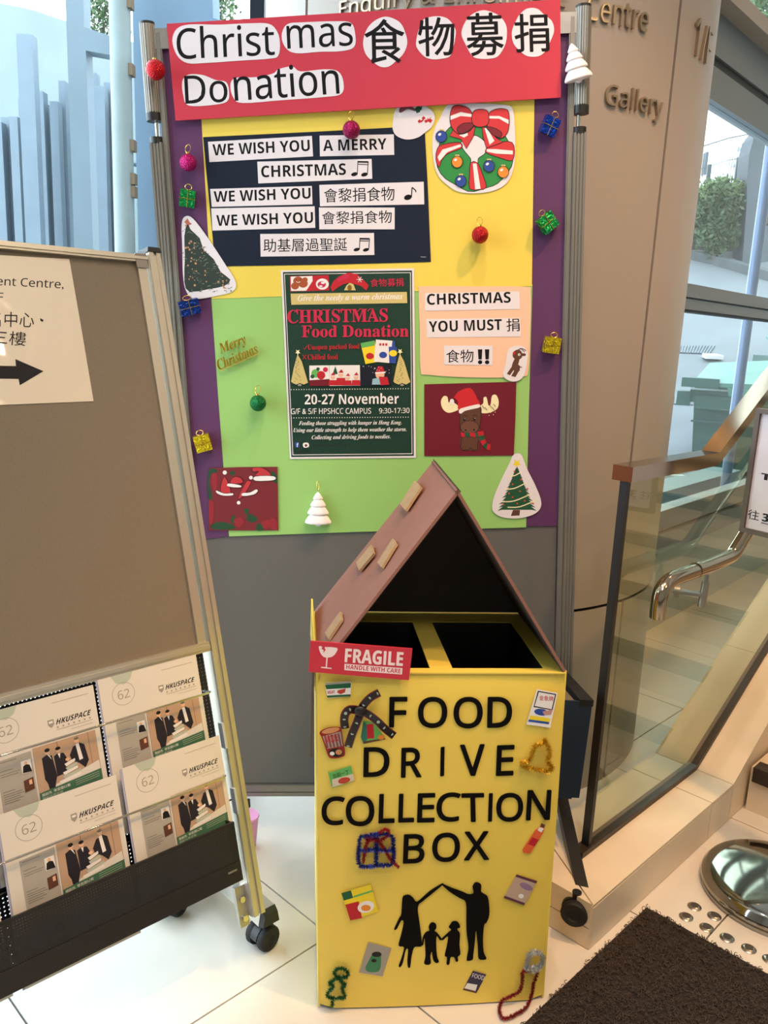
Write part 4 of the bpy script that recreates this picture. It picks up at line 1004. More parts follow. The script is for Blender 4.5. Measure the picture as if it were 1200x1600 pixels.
shape(wr, [(612, 235), (650, 240), (700, 300), (740, 330), (640, 365), (620, 300)], WR, sm=0); wr.poly(cw((628, 240), (645, 242), (690, 320), (660, 345)), WH)
shape(wr, [(550, 150), (520, 112), (460, 97), (425, 115), (412, 180), (425, 240), (470, 278), (530, 262), (560, 215)], WR); wr.poly(cw((415, 165), (480, 140), (555, 155), (555, 172), (480, 165), (416, 190)), WH)
shape(wr, [(655, 150), (700, 122), (750, 120), (778, 140), (782, 220), (765, 280), (720, 305), (670, 265), (645, 225)], WR); wr.poly(cw((658, 165), (720, 165), (780, 190), (778, 215), (720, 182), (656, 180)), WH)
DRB = col_('bow_inside', '#7a2532'); shape(wr, [(462, 235), (500, 210), (560, 212), (545, 245), (490, 275), (460, 262)], DRB); shape(wr, [(640, 235), (690, 240), (735, 270), (725, 300), (680, 280)], DRB)
shape(wr, [(560, 135), (600, 122), (645, 132), (656, 175), (645, 220), (600, 234), (560, 220), (548, 180)], WR)
for x, y, m in ((358, 293, BLU), (457, 452, ORG), (480, 572, BLU), (656, 478, BLU), (745, 515, ORG)):
    wr.poly(cw((x - 12, y - 46), (x + 14, y - 46), (x + 14, y - 30), (x - 12, y - 30)), GD); shape(wr, ell(x, y, 35, 37, 12), m, 1, sm=0); wr.poly(cw(*ell(x - 10, y - 13, 11, 8, 10, -30)), WH)
wr.flush('printed_wreath')
# small white cut-out: hat, holly and candy cane
dk = Sheet(BD, .0046, smoothpoly(cw((55, 200), (70, 130), (110, 100), (180, 95), (235, 95), (290, 125), (318, 170), (300, 230), (260, 265), (210, 300), (140, 312), (80, 290), (55, 250)), 4), PAPER, 'candy_cane_cutout', 'small white paper cut-out with holly and a candy cane under the red banner', 'cutout')
dk.poly(cw(*smoothpoly([(95, 150), (100, 115), (140, 100), (185, 112), (195, 135), (150, 122), (115, 140)], 3)), col_('faded_maroon', '#7a4450')).poly(cw(*ell(100, 158, 15)), WH)
dk.poly(cw((190, 120), (215, 97), (230, 110), (225, 140), (205, 148)), DG).poly(cw((222, 110), (238, 102), (236, 125), (226, 130)), DG)
for a, c_ in (((220, 180), (240, 200)), ((262, 180), (280, 200)), ((298, 178), (280, 205))): dk.line(cw(a, c_), 5, RD)
dk.line(cw(*smoothpoly([(205, 205), (240, 175), (262, 165), (262, 205), (285, 205), (300, 180)], 3, False)), 4.2, WH); 
for a, c_ in (((215, 205), (228, 190)), ((240, 185), (254, 172)), ((258, 190), (268, 205)), ((284, 205), (296, 186))): dk.line(cw(a, c_), 4.4, RD)
dk.flush('printed_candy_cane')
# photographic tree cut-out at the left
ct = crop(180, 0, 3.2)
pt_ = Sheet(BD, .004, smoothpoly([(284, 350), (290, 338), (302, 342), (325, 372), (350, 410), (368, 440), (364, 455), (340, 462), (305, 467), (291, 455), (286, 430), (285, 390)], 4), PAPER, 'photo_tree_cutout', 'white cut-out of a real decorated fir tree overlapping the purple strip', 'cutout')
FD = col_('fir_dark', '#2e3a33'); rr = random.Random(8)
tri = [(293, 346), (297, 358), (312, 372), (318, 390), (334, 405), (345, 425), (360, 437), (350, 447), (325, 452), (296, 456), (288, 440), (289, 400), (288, 370)]
pt_.poly(smoothpoly(tri, 2), FD)
FL = col_('fir_light', '#6d7a70'); BER = col_('fir_bauble', '#c08a6a')
def inside(x, y): return y > 346 and (x - 289) < (y - 346) * .72 + 2 and x > 286 + (0 if y < 400 else 1) and y < 455
L1 = []; L2 = []; L3 = []
for _ in range(420):
    x, y = rr.uniform(284, 364), rr.uniform(345, 458)
    if inside(x, y): (L1 if rr.random() < .5 else L2).append([(x, y), (x + rr.uniform(-6, 6), y + rr.uniform(1, 5)), (x + rr.uniform(-1, 1), y + 1.6)])
pt_.polys(L1, FD).polys(L2, FL)
for _ in range(70):
    x, y = rr.uniform(288, 356), rr.uniform(352, 450)
    if inside(x + 3, y): L3.append(ell(x, y, rr.uniform(.8, 1.9), n=8))
pt_.polys(L3, BER); pt_.poly([(293, 341), (296, 347), (300, 350), (295, 352), (291, 350), (288, 347)], col_('fir_star', '#b3695a')); pt_.flush('printed_tree')
# patterned picture, lower left (its cartoon figures are left out; the party hats stay)
cm = crop(320, 720, 9.231)
pm = Sheet(BD, .004, cm((60, 105), (560, 90), (1048, 88), (1055, 500), (1062, 1003), (500, 1005), (55, 1003)), col_('faded_red_print', '#74242c'), 'patterned_picture', 'red and green patterned picture with four santa hats at the lower left', 'picture')
PG = col_('pattern_green', '#24482f'); PR2 = col_('pattern_red', '#8f2530')
blobs = [((70, 120), (180, 130), (160, 180), (90, 200), (70, 330), (110, 520), (60, 560), (40, 300)), ((360, 160), (430, 150), (420, 210), (370, 200)), ((100, 920), (240, 880), (420, 930), (400, 990), (120, 985)), ((760, 900), (830, 930), (850, 1000), (740, 1000)), ((640, 760), (760, 830), (700, 890), (600, 850)), ((960, 150), (1040, 210), (1040, 330), (960, 260)), ((400, 780), (460, 860), (380, 900)), ((560, 700), (640, 700), (600, 780))]
for i, q in enumerate(blobs): pm.poly(cm(*smoothpoly(q, 4)), PG)
for q in (((100, 200), (170, 190), (180, 380), (120, 420)), ((820, 880), (940, 850), (960, 930), (860, 980)), ((420, 850), (520, 820), (560, 900), (470, 960)), ((960, 820), (1040, 880), (1040, 1000), (940, 960)), ((60, 580), (130, 620), (120, 860), (70, 900))): pm.poly(cm(*smoothpoly(q, 4)), PR2)
HR = col_('hat_red2', '#b9323a')
for tri_, band, pom in ((((285, 225), (375, 460), (225, 440)), ((165, 425), (280, 470), (400, 465), (400, 500), (270, 505), (175, 470)), (288, 170, 30)),
                        (((640, 290), (665, 320), (560, 500), (485, 555), (500, 480), (600, 300)), ((540, 465), (650, 455), (740, 410), (765, 440), (700, 490), (545, 510)), (488, 605, 26)),
                        (((690, 105), (800, 95), (900, 140), (950, 215), (730, 215), (780, 150), (700, 160)), ((725, 225), (990, 220), (1000, 280), (730, 290)), (665, 243, 27)),
                        (((380, 270), (440, 230), (520, 250), (545, 320), (380, 330)), ((340, 325), (515, 352), (510, 385), (350, 375)), (335, 350, 16))):
    q = cm(*smoothpoly(tri_, 3)); pm.poly(q, HR).line(q, .7, OUT, True); q = cm(*smoothpoly(band, 3)); pm.poly(q, WH).line(q, .6, OUT, True); pm.poly(cm(*ell(pom[0], pom[1], pom[2])), WH)
pm.flush('printed_hats')

# ornaments hung on the board
def glitter(name, c):
    m = mat(name, c, .3, .7); nt = m.node_tree; b = nt.nodes['Principled BSDF']
    tc = nt.nodes.new('ShaderNodeTexCoord'); v = nt.nodes.new('ShaderNodeTexVoronoi'); v.inputs['Scale'].default_value = 330
    bn = nt.nodes.new('ShaderNodeBump'); bn.inputs['Strength'].default_value = .9; bn.inputs['Distance'].default_value = .002
    nt.links.new(tc.outputs['Object'], v.inputs['Vector']); nt.links.new(v.outputs['Distance'], bn.inputs['Height']); nt.links.new(bn.outputs['Normal'], b.inputs['Normal'])
    return m
def foil(name, c):
    m = mat(name, c, .24, .75); nt = m.node_tree; b = nt.nodes['Principled BSDF']
    tc = nt.nodes.new('ShaderNodeTexCoord'); v = nt.nodes.new('ShaderNodeTexNoise'); v.inputs['Scale'].default_value = 130; v.inputs['Detail'].default_value = 2
    bn = nt.nodes.new('ShaderNodeBump'); bn.inputs['Strength'].default_value = 1; bn.inputs['Distance'].default_value = .006
    nt.links.new(tc.outputs['Object'], v.inputs['Vector']); nt.links.new(v.outputs['Fac'], bn.inputs['Height']); nt.links.new(bn.outputs['Normal'], b.inputs['Normal'])
    return m
GOLD = mat('gold_wire', '#d8b455', .25, .9)
def bauble(px, py, r_px, c, label, loop=True, zoff=0, g='glittery baubles on the board'):
    R = (bd_(px + r_px, py) - bd_(px, py)).length * 1.0; z = R + .006 + zoff
    q = bd_(px, py, z); t = thing('bauble', BD @ T4((q.x, q.y, z)), label, 'bauble', g)
    MB().ball((0, 0, 0), R, 28, 18).build('ball', glitter('glitter_' + c[0], c[1]), t, None, True)
    b = MB(); b.tube([(0, R * .93, 0), (0, R * 1.12, 0)], R * .2, 12); b.build('cap', GOLD, t, None, True)
    if loop:
        lp = [(R * .32 * math.sin(a), R * 1.12 + R * .5 * (1 - math.cos(a)), -R * .35 * (1 - math.cos(a))) for a in np.linspace(0, 2 * math.pi, 13)[:-1]]
        MB().tube(lp, .0009, 5, closed=True).build('hanging_loop', GOLD, t)
bauble(243, 109, 14.5, ('red', '#b8121c'), 'red glitter bauble hanging on the top left frame post', False, .02)
bauble(294, 254, 13, ('magenta', '#b01668'), 'magenta glitter bauble on the left purple strip')
bauble(549, 203, 13.5, ('wine', '#93104c'), 'dark pink glitter bauble under the banner above the word merry')
bauble(750, 367, 13, ('ruby', '#a8121e'), 'red glitter bauble alone on the yellow card below the wreath')
bauble(403, 630, 12.5, ('green', '#0f6a38'), 'dark green glitter bauble on the green card')
def gift(px, py, w, h, d, rot, c, label, tilt=.25):
    s_ = (bd_(px + 10, py) - bd_(px, py)).length / 10; w *= s_; h *= s_; d *= s_; z = d / 2 + .004
    q = bd_(px, py, z); t = thing('gift_ornament', BD @ T4((q.x, q.y, z)) @ Matrix.Rotation(math.radians(rot), 4, 'Z') @ Matrix.Rotation(tilt, 4, 'Y') @ Matrix.Rotation(tilt * .6, 4, 'X'), label, 'ornament', 'small foil gift ornaments on the board')
    b = MB(); e = .12
    b.hexa([(-w / 2, -h / 2, -d / 2), (w / 2, -h / 2, -d / 2), (-w / 2, h / 2, -d / 2), (w / 2, h / 2, -d / 2), (-w / 2, -h / 2, d / 2), (w / 2, -h / 2, d / 2), (-w / 2, h / 2, d / 2), (w / 2, h / 2, d / 2)])
    b.build('gift_box', foil('foil_' + c[0], c[1]), t)
    b = MB(); r = .0009
    b.tube([(0, -h / 2 - r, -d / 2), (0, -h / 2 - r, d / 2 + r), (0, h / 2 + r, d / 2 + r), (0, h / 2 + r, -d / 2)], r, 5); b.tube([(-w / 2 - r, 0, -d / 2), (-w / 2 - r, 0, d / 2 + r), (w / 2 + r, 0, d / 2 + r), (w / 2 + r, 0, -d / 2)], r, 5)
    for s2 in (-1, 1): b.tube([(s2 * w * .22 * math.sin(a) , h / 2 + h * .16 * (1 - math.cos(a)), d * .2) for a in np.linspace(0, 3.1, 8)] , r, 5)
    b.build('gold_string', GOLD, t)
gift(859, 197, 24, 26, 14, -22, ('blue', '#1440b4'), 'shiny blue foil gift on the right purple strip at the top')
gift(855, 348, 25, 26, 14, 38, ('green', '#18934a'), 'shiny green foil gift on the right purple strip')
gift(862, 539, 24, 24, 14, -8, ('yellow', '#d8c522'), 'shiny yellow foil gift on the right purple strip', .18)
gift(293, 310, 23, 25, 14, -10, ('green', '#18934a'), 'shiny green foil gift above the fir tree cut-out')
gift(296, 480, 30, 22, 16, 14, ('navy', '#163a96'), 'dark blue foil gift below the fir tree cut-out', .35)
gift(317, 692, 24, 25, 14, 12, ('yellow', '#d8c522'), 'shiny yellow foil gift on the left purple strip low down', .18)
def white_tree(px, py, h_px, rot, label, zoff=0, loop=True):
    s_ = (bd_(px, py - 10) - bd_(px, py)).length / 10; H = h_px * s_; z = .012 + zoff
    q = bd_(px, py, z); t = thing('white_tree_ornament', BD @ T4((q.x, q.y, z)) @ Matrix.Rotation(math.radians(rot), 4, 'Z'), label, 'ornament', 'white tree ornaments')
    pr = [(.07 * H, 0), (.075 * H, .09 * H)]
    for (y0, y1, r0, r1) in ((.08, .40, .36, .20), (.34, .62, .29, .15), (.56, .80, .21, .10), (.75, .99, .135, .02)):
        for f_, g_ in ((0, .72), (.06, .95), (.16, 1.0), (.3, .93), (.55, .66), (.8, .42), (1, .25)): pr.append((H * (r1 + (r0 - r1) * g_ if g_ > .3 else r1), H * (y0 + (y1 - y0) * f_ * .84)))
    pr.append((.012 * H, .97 * H))
    b = MB(); n = 20; base = []
    for r, y in pr:
        for k in range(n):
            w = 2 * math.pi * k / n; rr_ = r * (1 + .06 * math.cos(6 * w)) if r > .1 * H else r
            base.append((rr_ * math.cos(w), y - H / 2, rr_ * .5 * math.sin(w)))
    fs = []
    for i in range(len(pr) - 1):
        for k in range(n): l = (k + 1) % n; fs.append((i * n + k, (i + 1) * n + k, (i + 1) * n + l, i * n + l))
    fs += [tuple(range(n)), tuple((len(pr) - 1) * n + k for k in range(n))[::-1]]
    b.add(base, fs); o = b.build('tree_body', mat('white_plastic', '#ece6ea', .35, var=.02), t, None, False)
    o.data.polygons.foreach_set('use_smooth', [True] * len(o.data.polygons))
    md = o.modifiers.new('round', 'SUBSURF'); md.levels = 1; md.render_levels = 1
    if loop: MB().tube([(H * .03 * math.sin(a) , H * .5 + H * .27 * (1 - math.cos(a)) / 2, 0) for a in np.linspace(0, 2 * math.pi, 13)[:-1]], .0009, 5, closed=True).build('hanging_loop', GOLD, t)
white_tree(497, 795, 56, -2, 'white moulded tree ornament hanging on the green card')
white_tree(899, 98, 66, 14, 'white moulded tree ornament hanging on the top right frame post', .02, False)
# gold word ornament
q = bd_(372, 556, .008)
gt = thing('gold_word_ornament', BD @ T4((q.x, q.y, .012)), 'gold script ornament reading Merry Christmas on the green card', 'ornament')
b = MB()
def wordto(body, bl, br, h):
    vs, fs, _ = glyphs(face(body, 'RI'), 0, 0, .95, .5); bl = Vector(bl); d = Vector(br) - bl; up = Vector((d.y, -d.x)).normalized() * h; out = []
    for x, y, z in vs:
        p = bl + d * x + up * y; a = bd_(p.x, p.y, .012); out.append((a.x - q.x, a.y - q.y, .002 if z > 0 else 0))
    b.add(out, fs)
    [b.add([(x + ox, y + oy, z - .00005 * k) for x, y, z in out], fs) for k, (ox, oy) in enumerate(((.0005, .0002),))]
wordto('Merry', (347, 557), (388, 540), 20); wordto('Christmas', (343, 579), (405, 551), 17)
b.tube([(bd_(344, 580, .006).x - q.x, bd_(344, 580, .006).y - q.y, .001), (bd_(404, 553, .006).x - q.x, bd_(404, 553, .006).y - q.y, .001)], .0008, 5)
b.build('lettering', mat('gold_plastic', '#d8b23a', .3, .7), gt)

# ------------------------------------------------------------------ brochure stand, leaning back, at the left
H1 = Vector((.72264, .69123, 0)); NN = Vector((H1.y, -H1.x, 0)); LE = math.radians(17)
UPS = Vector((0, 0, 1)) * math.cos(LE) - NN * math.sin(LE); SN = H1.cross(UPS)
SO = ground(400, 1425, .13)
SF = frame(SO, H1, SN)
stand = thing('brochure_stand', SF, 'leaning aluminium notice stand with brown fabric panel and black brochure tray', 'brochure stand')
SX0 = -1.06
def sv(px, py, off=0): return uv(SF, px, py, off)
ALUW = mat('satin_aluminium', '#c9c3b6', .36, .75)
b = MB(); pz0, pz1 = -.022, .022
b.box(-.019, .014, .0, 1.592, pz0, pz1 - .006); b.box(-.018, -.006, 0, 1.592, pz1 - .006, pz1); b.box(.002, .013, 0, 1.592, pz1 - .006, pz1 - .001)
b.build('post', ALUW, stand)
b = MB(); b.box(SX0 - .033, SX0, .0, 1.592, pz0, pz1); b.build('post', ALUW, stand)
for x0 in (-.021, SX0 - .035): b = MB(); b.hexa([(x0, 1.59, pz0 - .002), (x0 + .037, 1.59, pz0 - .002), (x0, 1.606, pz0 - .002), (x0 + .037, 1.606, pz0 - .002), (x0, 1.59, pz1 + .002), (x0 + .037, 1.59, pz1 + .002), (x0 + .004, 1.602, pz1), (x0 + .033, 1.602, pz1)]); b.build('end_cap', BLACKP, stand)
MB().box(SX0, -.04, .652, 1.572, -.008, .003).build('fabric_panel', mat('brown_fabric', '#7c7161', .92, var=.05, scale=250, bump=.25, bscale=900), stand)
def rail(y0, y1, x0=SX0, x1=-.02, z0=-.012, z1=.014): 
    b = MB(); b.box(x0, x1, y0, y1, z0, z1); b.box(x0, x1, y0 + (y1 - y0) * .3, y1 - (y1 - y0) * .3, z1, z1 + .003); return b
rail(1.567, 1.584).build('frame_rail', ALUW, stand)
rail(.637, .66, z1=.018).build('frame_rail', ALUW, stand)
MB().box(-.046, -.024, .66, 1.567, -.01, .012).build('frame_rail', ALUW, stand)
MB().box(-.05, -.021, 1.552, 1.586, .0125, .0155).build('corner_bracket', ALUD, stand)
PERF = perforated('perforated_black_steel', '#1d1c1c', .0055, .17)
MB().box(SX0, -.03, .1, .634, -.006, -.004).build('back_plate', perforated('perforated_backplate', '#1a1b20', .0085, .21), stand)
TZ = .088
ty0, ty1 = sv(372, 1378, TZ).y, sv(366, 1285, TZ).y; tx1 = sv(377, 1340, TZ).x - .004
b = MB(); b.box(SX0, tx1, ty0 + .045, ty1, TZ - .002, TZ); b.build('tray_front', PERF, stand)
BLK2 = mat('black_powder_coat', '#1b1918', .45)
b = MB(); b.box(SX0, tx1, ty0, ty0 + .045, TZ - .004, TZ + .001); b.box(SX0, tx1, ty0, ty0 + .004, .0, TZ); b.box(tx1 - .003, tx1, ty0, ty1, 0, TZ); b.box(SX0, tx1, ty1 - .004, ty1 + .002, TZ - .006, TZ + .001)
b.build('tray_base', BLK2, stand)
MB().box(tx1 - .035, tx1 - .012, ty0 + .026, ty0 + .03, TZ + .001, TZ + .002).build('label_slot', ALU, stand)
for (pa, pb, z) in (((0, 1187), (331, 1081), .05), ((0, 1355), (355, 1213), .07)):
    a, c_ = sv(*pa, z), sv(*pb, z); sl = (c_.y - a.y) / (c_.x - a.x); yy = c_.y
    pts = [(SX0, yy, z), (c_.x - .008, yy, z), (c_.x, yy, z - .008), (c_.x, yy, -.002), (c_.x, yy - .018, -.003)]
    MB().tube(pts, .0026, 10).build('retaining_wire', CHROME, stand, None, True)
for y, z in ((.292, .04), (.292, .015)): MB().tube([(SX0, y, z), (-.04, y, z)], .002, 8).build('support_wire', BLACKM, stand)
for (x, y) in ((-.024, .437), (-.02, .28)): MB().box(x - .004, x + .002, y - .03, y + .03, .012, .03).build('wire_bracket', mat('pale_plastic', '#b9c3cc', .4), stand)
MB().box(-.045, -.019, -.02, .075, -.014, -.002).build('mounting_plate', ALU, stand)
for y in (.045, -.0): b = MB(); b.tube([(-.032, y, -.002), (-.032, y, .006)], .007, 12); b.build('screw', CHROME, stand, None, True)
# foot bars lie flat on the castors
iS = SF.inverted()
def flat(pos, ang):
    M = (iS.to_3x3() @ Matrix.Rotation(ang, 3, 'Z')).to_4x4(); M.translation = iS @ pos; return M
fr_ = ground(418, 1437, .085); fr_.z = 0
for k in (0, SX0 - .03):
    base = fr_ + H1 * k; R3 = Matrix((NN, Vector((-NN.y, NN.x, 0)), Vector((0, 0, 1)))).transposed()
    M = (iS.to_3x3() @ R3).to_4x4(); M.translation = iS @ base
    b = MB(); b.hexa([(-.52, -.026, .078), (0, -.026, .078), (-.52, .026, .078), (0, .026, .078), (-.52, -.02, .118), (0, -.02, .118), (-.52, .02, .118), (0, .02, .118)])
    b.build('foot_bar', ALUW, stand, M)
    b = MB(); b.hexa([(0, -.027, .077), (.016, -.024, .082), (0, .027, .077), (.016, .024, .082), (0, -.021, .119), (.016, -.018, .112), (0, .021, .119), (.016, .018, .112)]); b.build('foot_cap', BLACKP, stand, M)
    for d, an in ((-.02, .9), (-.48, .4)):
        castor(stand, flat(base + NN * d + Vector((0, 0, .078)), an), .032)
    if k == 0: pass
# laminated notice with an arrow
LAM = mat('laminated_paper', '#d9cdb9', .5, coat=1)
nt = LAM.node_tree; bn = nt.nodes.new('ShaderNodeBump'); nz = nt.nodes.new('ShaderNodeTexNoise'); tc = nt.nodes.new('ShaderNodeTexCoord'); nz.inputs['Scale'].default_value = 9; bn.inputs['Strength'].default_value = .25; bn.inputs['Distance'].default_value = .02
nt.links.new(tc.outputs['Object'], nz.inputs['Vector']); nt.links.new(nz.outputs['Fac'], bn.inputs['Height']); nt.links.new(bn.outputs['Normal'], nt.nodes['Principled BSDF'].inputs['Coat Normal'])
ls = Sheet(SF, .0035, [(-245, 385), (108, 405), (128, 520), (146, 627), (-225, 642)], LAM, 'laminated_notice', 'laminated cream notice with a black arrow on the brown fabric panel', 'notice', th=.001)
ls.text('Enquiry & Enrolment Centre,', (-172, 441), (99, 455), 18, BLK, .006).text('1/F', (-34, 469), (5, 470.5), 13, BLK)
ls.text('查詢及報名中心', (-118, 508), (53, 512), 24, BLK).poly([(63, 497), (68, 500), (67, 503), (63, 501)], BLK)
ls.text('三樓', (-14, 537), (40, 541), 22, BLK)
ls.flush('lettering'); ls.poly([(-120, 569), (25, 572), (24, 561), (68, 580), (31, 602), (29, 592), (-120, 590)], BLK); ls.flush('printed_arrow')

# newsletters in the wire pockets: one drawn, the others copied
MW, MH = .237, .335
class Art(Sheet):
    def __init__(s, obj, z, w, h, dw): s.obj = obj; s.z = z; s.k = w / dw; s.w = w; s.h = h; s.reset()
    def mp(s, x, y): return (x * s.k - s.w / 2, -y * s.k * .945)
NP = mat('newsletter_paper', '#d9d4cc', .5); NPE = mat('newsletter_pages', '#a9abc6', .6)
def box_(w, h, z0, z1): return MB().box(-w / 2, w / 2, -h, 0, z0, z1)
mg = tag(box_(MW, MH, 0, .0008).build('newsletter', NP, None, Matrix()), 'x', 'newsletter', 'newsletters in the wire pockets')
b = MB()
for i in range(5): b.box(-MW / 2 + .0012 * i - .004, MW / 2 - .0006 * i, -MH, -.001 * i - .001, -.0016 * (i + 1), -.0016 * i - .0005)
b.build('inner_pages', NPE, mg)
A = Art(mg, .0008, MW, MH, 210)
GB, LGY, NGR = col_('newsletter_grey_green', '#b3bdb0'), col_('newsletter_grey', '#a8a49c'), col_('newsletter_green', '#3f6b52')
A.poly([(25, 0), (70, 0), (64, 14), (50, 22), (34, 16)], GB); A.flush('printed_corner'); A.ring(ell(46, 40, 23, n=40), ell(46, 40, 22, n=40), GRY); A.flush('printed_ring')
A.text('62', (34, 50), (58, 50), 18, GRY, .0); A.flush('printed_number'); A.line([(130, 14), (198, 14)], .9, GRY); A.flush('date_line')
A.poly([(118, 44), (129, 44), (129, 54), (123.5, 60), (118, 54)], GRY); A.poly([(120, 47), (127, 47), (127, 51), (120, 51)], WH); A.flush('printed_shield')
A.text('HKUSPACE', (132, 56), (199, 56), 10, BLK, .02, f='BI', shear=.2); A.flush('masthead_lettering'); A.polys([[(133 + i * 10, 60), (136 + i * 10, 60), (136 + i * 10, 63), (133 + i * 10, 63)] for i in range(7)], GRY); A.line([(132, 66), (199, 66)], .8, GRY).line([(158, 72), (199, 72)], .7, LGY)
A.flush('masthead_small_print')
A.poly([(22, 92), (82, 90), (82, 297), (22, 297)], LGY)
DGY = col_('newsletter_text_grey', '#6f6b66')
for i, (y, w) in enumerate(((96, 30), (112, 22), (118, 34), (122, 30), (150, 20), (155, 32), (159, 34), (163, 28), (167, 32), (171, 26), (200, 20), (206, 32), (210, 34), (214, 30))): A.line([(26, y), (26 + w, y)], 1, DGY)
A.flush('side_column_text')
A.poly([(62, 104), (79, 104), (79, 127), (62, 127)], WH).poly([(63, 126), (65, 114), (70, 111), (76, 114), (79, 127)], BLK).poly(ell(70, 109, 3), SKIN).poly([(62, 140), (79, 138), (79, 160), (62, 162)], BRN).poly([(71, 142), (76, 141), (76, 150), (71, 150)], SKIN); A.flush('side_photos')
WALLP = col_('photo_wall', '#b89a82'); SUIT = col_('photo_suit', '#23202a')
A.poly([(85, 87), (200, 87), (200, 187), (85, 187)], WALLP).line([(128, 87), (128, 105)], .8, BRN).line([(165, 87), (165, 92)], .8, BRN).line([(185, 87), (186, 165)], .6, BRN)
A.poly([(98, 110), (107, 106), (116, 110), (120, 150), (114, 168), (112, 185), (105, 185), (102, 160), (98, 150)], SUIT).poly(ell(109, 101, 4.4, 5.4), SKIN).poly(ell(109, 98, 4.8, 3.6), BLK).poly([(108, 106), (112, 108), (115, 118)], WH)
A.poly([(119, 113), (127, 109), (137, 112), (142, 125), (138, 150), (120, 152)], SUIT).poly(ell(128, 104, 4.2, 5), SKIN).poly(ell(128, 100.5, 4.8, 3.2), BLK).poly([(126, 110), (131, 110), (129, 120)], WH)
A.poly([(147, 120), (155, 106), (168, 102), (176, 108), (180, 140), (172, 152), (162, 140), (150, 132)], SUIT).poly(ell(163, 96, 4.4, 5.2), SKIN).poly([(160, 103), (166, 102), (170, 134), (163, 135)], WH).poly(ell(163, 92.5, 4.6, 2.6), DGY)
A.poly(ell(142, 126, 4, 3), SKIN).poly([(116, 165), (198, 146), (200, 187), (108, 187)], NP)
for i, (x, y, w) in enumerate(((142, 162, 20), (146, 155, 17), (144, 148, 14), (147, 141, 11), (145, 133, 10))): A.poly([(x - w, y), (x + w, y - 5), (x + w, y), (x - w + 3, y + 6)], (WH, GB)[i % 2])
A.flush('photo_of_three_people')
A.poly([(85, 172), (200, 163), (200, 187), (85, 187)], NGR)
A.text('開創先  學習園62載', (89, 180), (140, 177), 5.5, WH).text('開創先學習園', (89, 186), (125, 184.5), 4.5, GB)
for y in (170, 174, 178): A.line([(150, y + 1), (195, y - 2)], .7, GB)
A.flush('caption_band')
specs = [((152, 1063), .021, 'upper row newsletter nearest the stand post'), ((-8, 1119), .021, 'upper row newsletter at the left, its photo crossed by the wire'), ((190, 1201), .052, 'lower row newsletter nearest the stand post'), ((3, 1272), .052, 'lower row newsletter in the middle, standing in the tray'),
         (None, .052, 'sliver of a newsletter at the left photo edge in the lower row')]
for i, (q, z, lab) in enumerate(specs):
    if q: p_ = sv(*q, z); x = p_.x + MW / 2; y = p_.y
    else: x -= MW + .022
    if i == 1: x = sv(145, 1070, z).x - MW / 2; y = sv(145, 1070, z).y
    if i == 3: x = sv(180, 1207, z).x - MW / 2
    M = SF @ T4((x, y, z))
    if i == 0: mg.matrix_basis = M; mg['label'] = 'white newsletter, ' + lab
    else: dup(mg, M, 'white newsletter, ' + lab)

# ------------------------------------------------------------------ the yellow donation box with its cardboard roof
BL0, BR0 = ground(497, 1578), ground(850, 1563)
BX = (BR0 - BL0).normalized(); BN = Vector((BX.y, -BX.x, 0))
BF0 = frame(BL0, BX, BN)         # front face: x right, y up, z towards the viewer
YBX = mat('yellow_wrapping_paper', '#e6ca56', .5, var=.02, scale=4, bump=.12, bscale=7)
CARD = mat('brown_cardboard', '#8d5f52', .75, var=.04, scale=30); CARDE = mat('raw_cardboard', '#a68a68', .8, var=.08, scale=60)
CARDI = mat('shaded_card_inside', '#453a35', .85); DARKIN = mat('black_box_inside', '#0c0c0d', .6)  # insides of roof and box: their shade is put into these dark colours
BIH = .37
box = thing('donation_box', BF0, 'tall yellow house-shaped food donation box with brown cardboard roof standing on the tiles', 'donation box')
TLb, TRb = uv(BF0, 495, 1056), uv(BF0, 888, 1046); BLb, BRb = Vector((0, .004)), Vector(((BR0 - BL0).length, .004))
HB = (TLb.y + TRb.y) / 2
# front board: a gently bowed sheet with rounded lower corners
b = MB(); nx, ny = 14, 18; vs = []
for j in range(ny + 1):
    for i in range(nx + 1):
        u_, v_ = i / nx, j / ny
        L = BLb.lerp(Vector((TLb.x, HB)), v_); R_ = BRb.lerp(Vector((TRb.x, HB)), v_)
        x = L.x + (R_.x - L.x) * u_; y = L.y + (R_.y - L.y) * u_
        if j == 0 and i in (0, nx): y += .008
        e = min(u_, 1 - u_) * 2; z = .0035 * math.sin(math.pi * u_) + .0012 * math.sin(9 * v_ + 3 * u_) - (.006 if e < .01 else 0) - (.008 if v_ > .995 else 0)
        vs.append((x, y, z))
fs = [(j * (nx + 1) + i, j * (nx + 1) + i + 1, (j + 1) * (nx + 1) + i + 1, (j + 1) * (nx + 1) + i) for j in range(ny) for i in range(nx)]
b.add(vs, fs); bx1 = BRb.x
b.build('front_face', YBX, box, None, True)
def side(x0t, x0b, s_, m, t=.004):
    b = MB(); b.hexa([(x0b, .004, -BIH), (x0b + t * s_, .004, -BIH), (x0b, .004, -.004), (x0b + t * s_, .004, -.004), (x0t, HB, -BIH), (x0t + t * s_, HB, -BIH), (x0t, HB, -.008), (x0t + t * s_, HB, -.008)] if s_ > 0 else
                            [(x0b - t, .004, -BIH), (x0b, .004, -BIH), (x0b - t, .004, -.004), (x0b, .004, -.004), (x0t - t, HB, -BIH), (x0t, HB, -BIH), (x0t - t, HB, -.008), (x0t, HB, -.008)]); return b
side(TLb.x, 0, 1, YBX).build('side_face', YBX, box); side(TRb.x, bx1, -1, YBX).build('side_face', YBX, box)
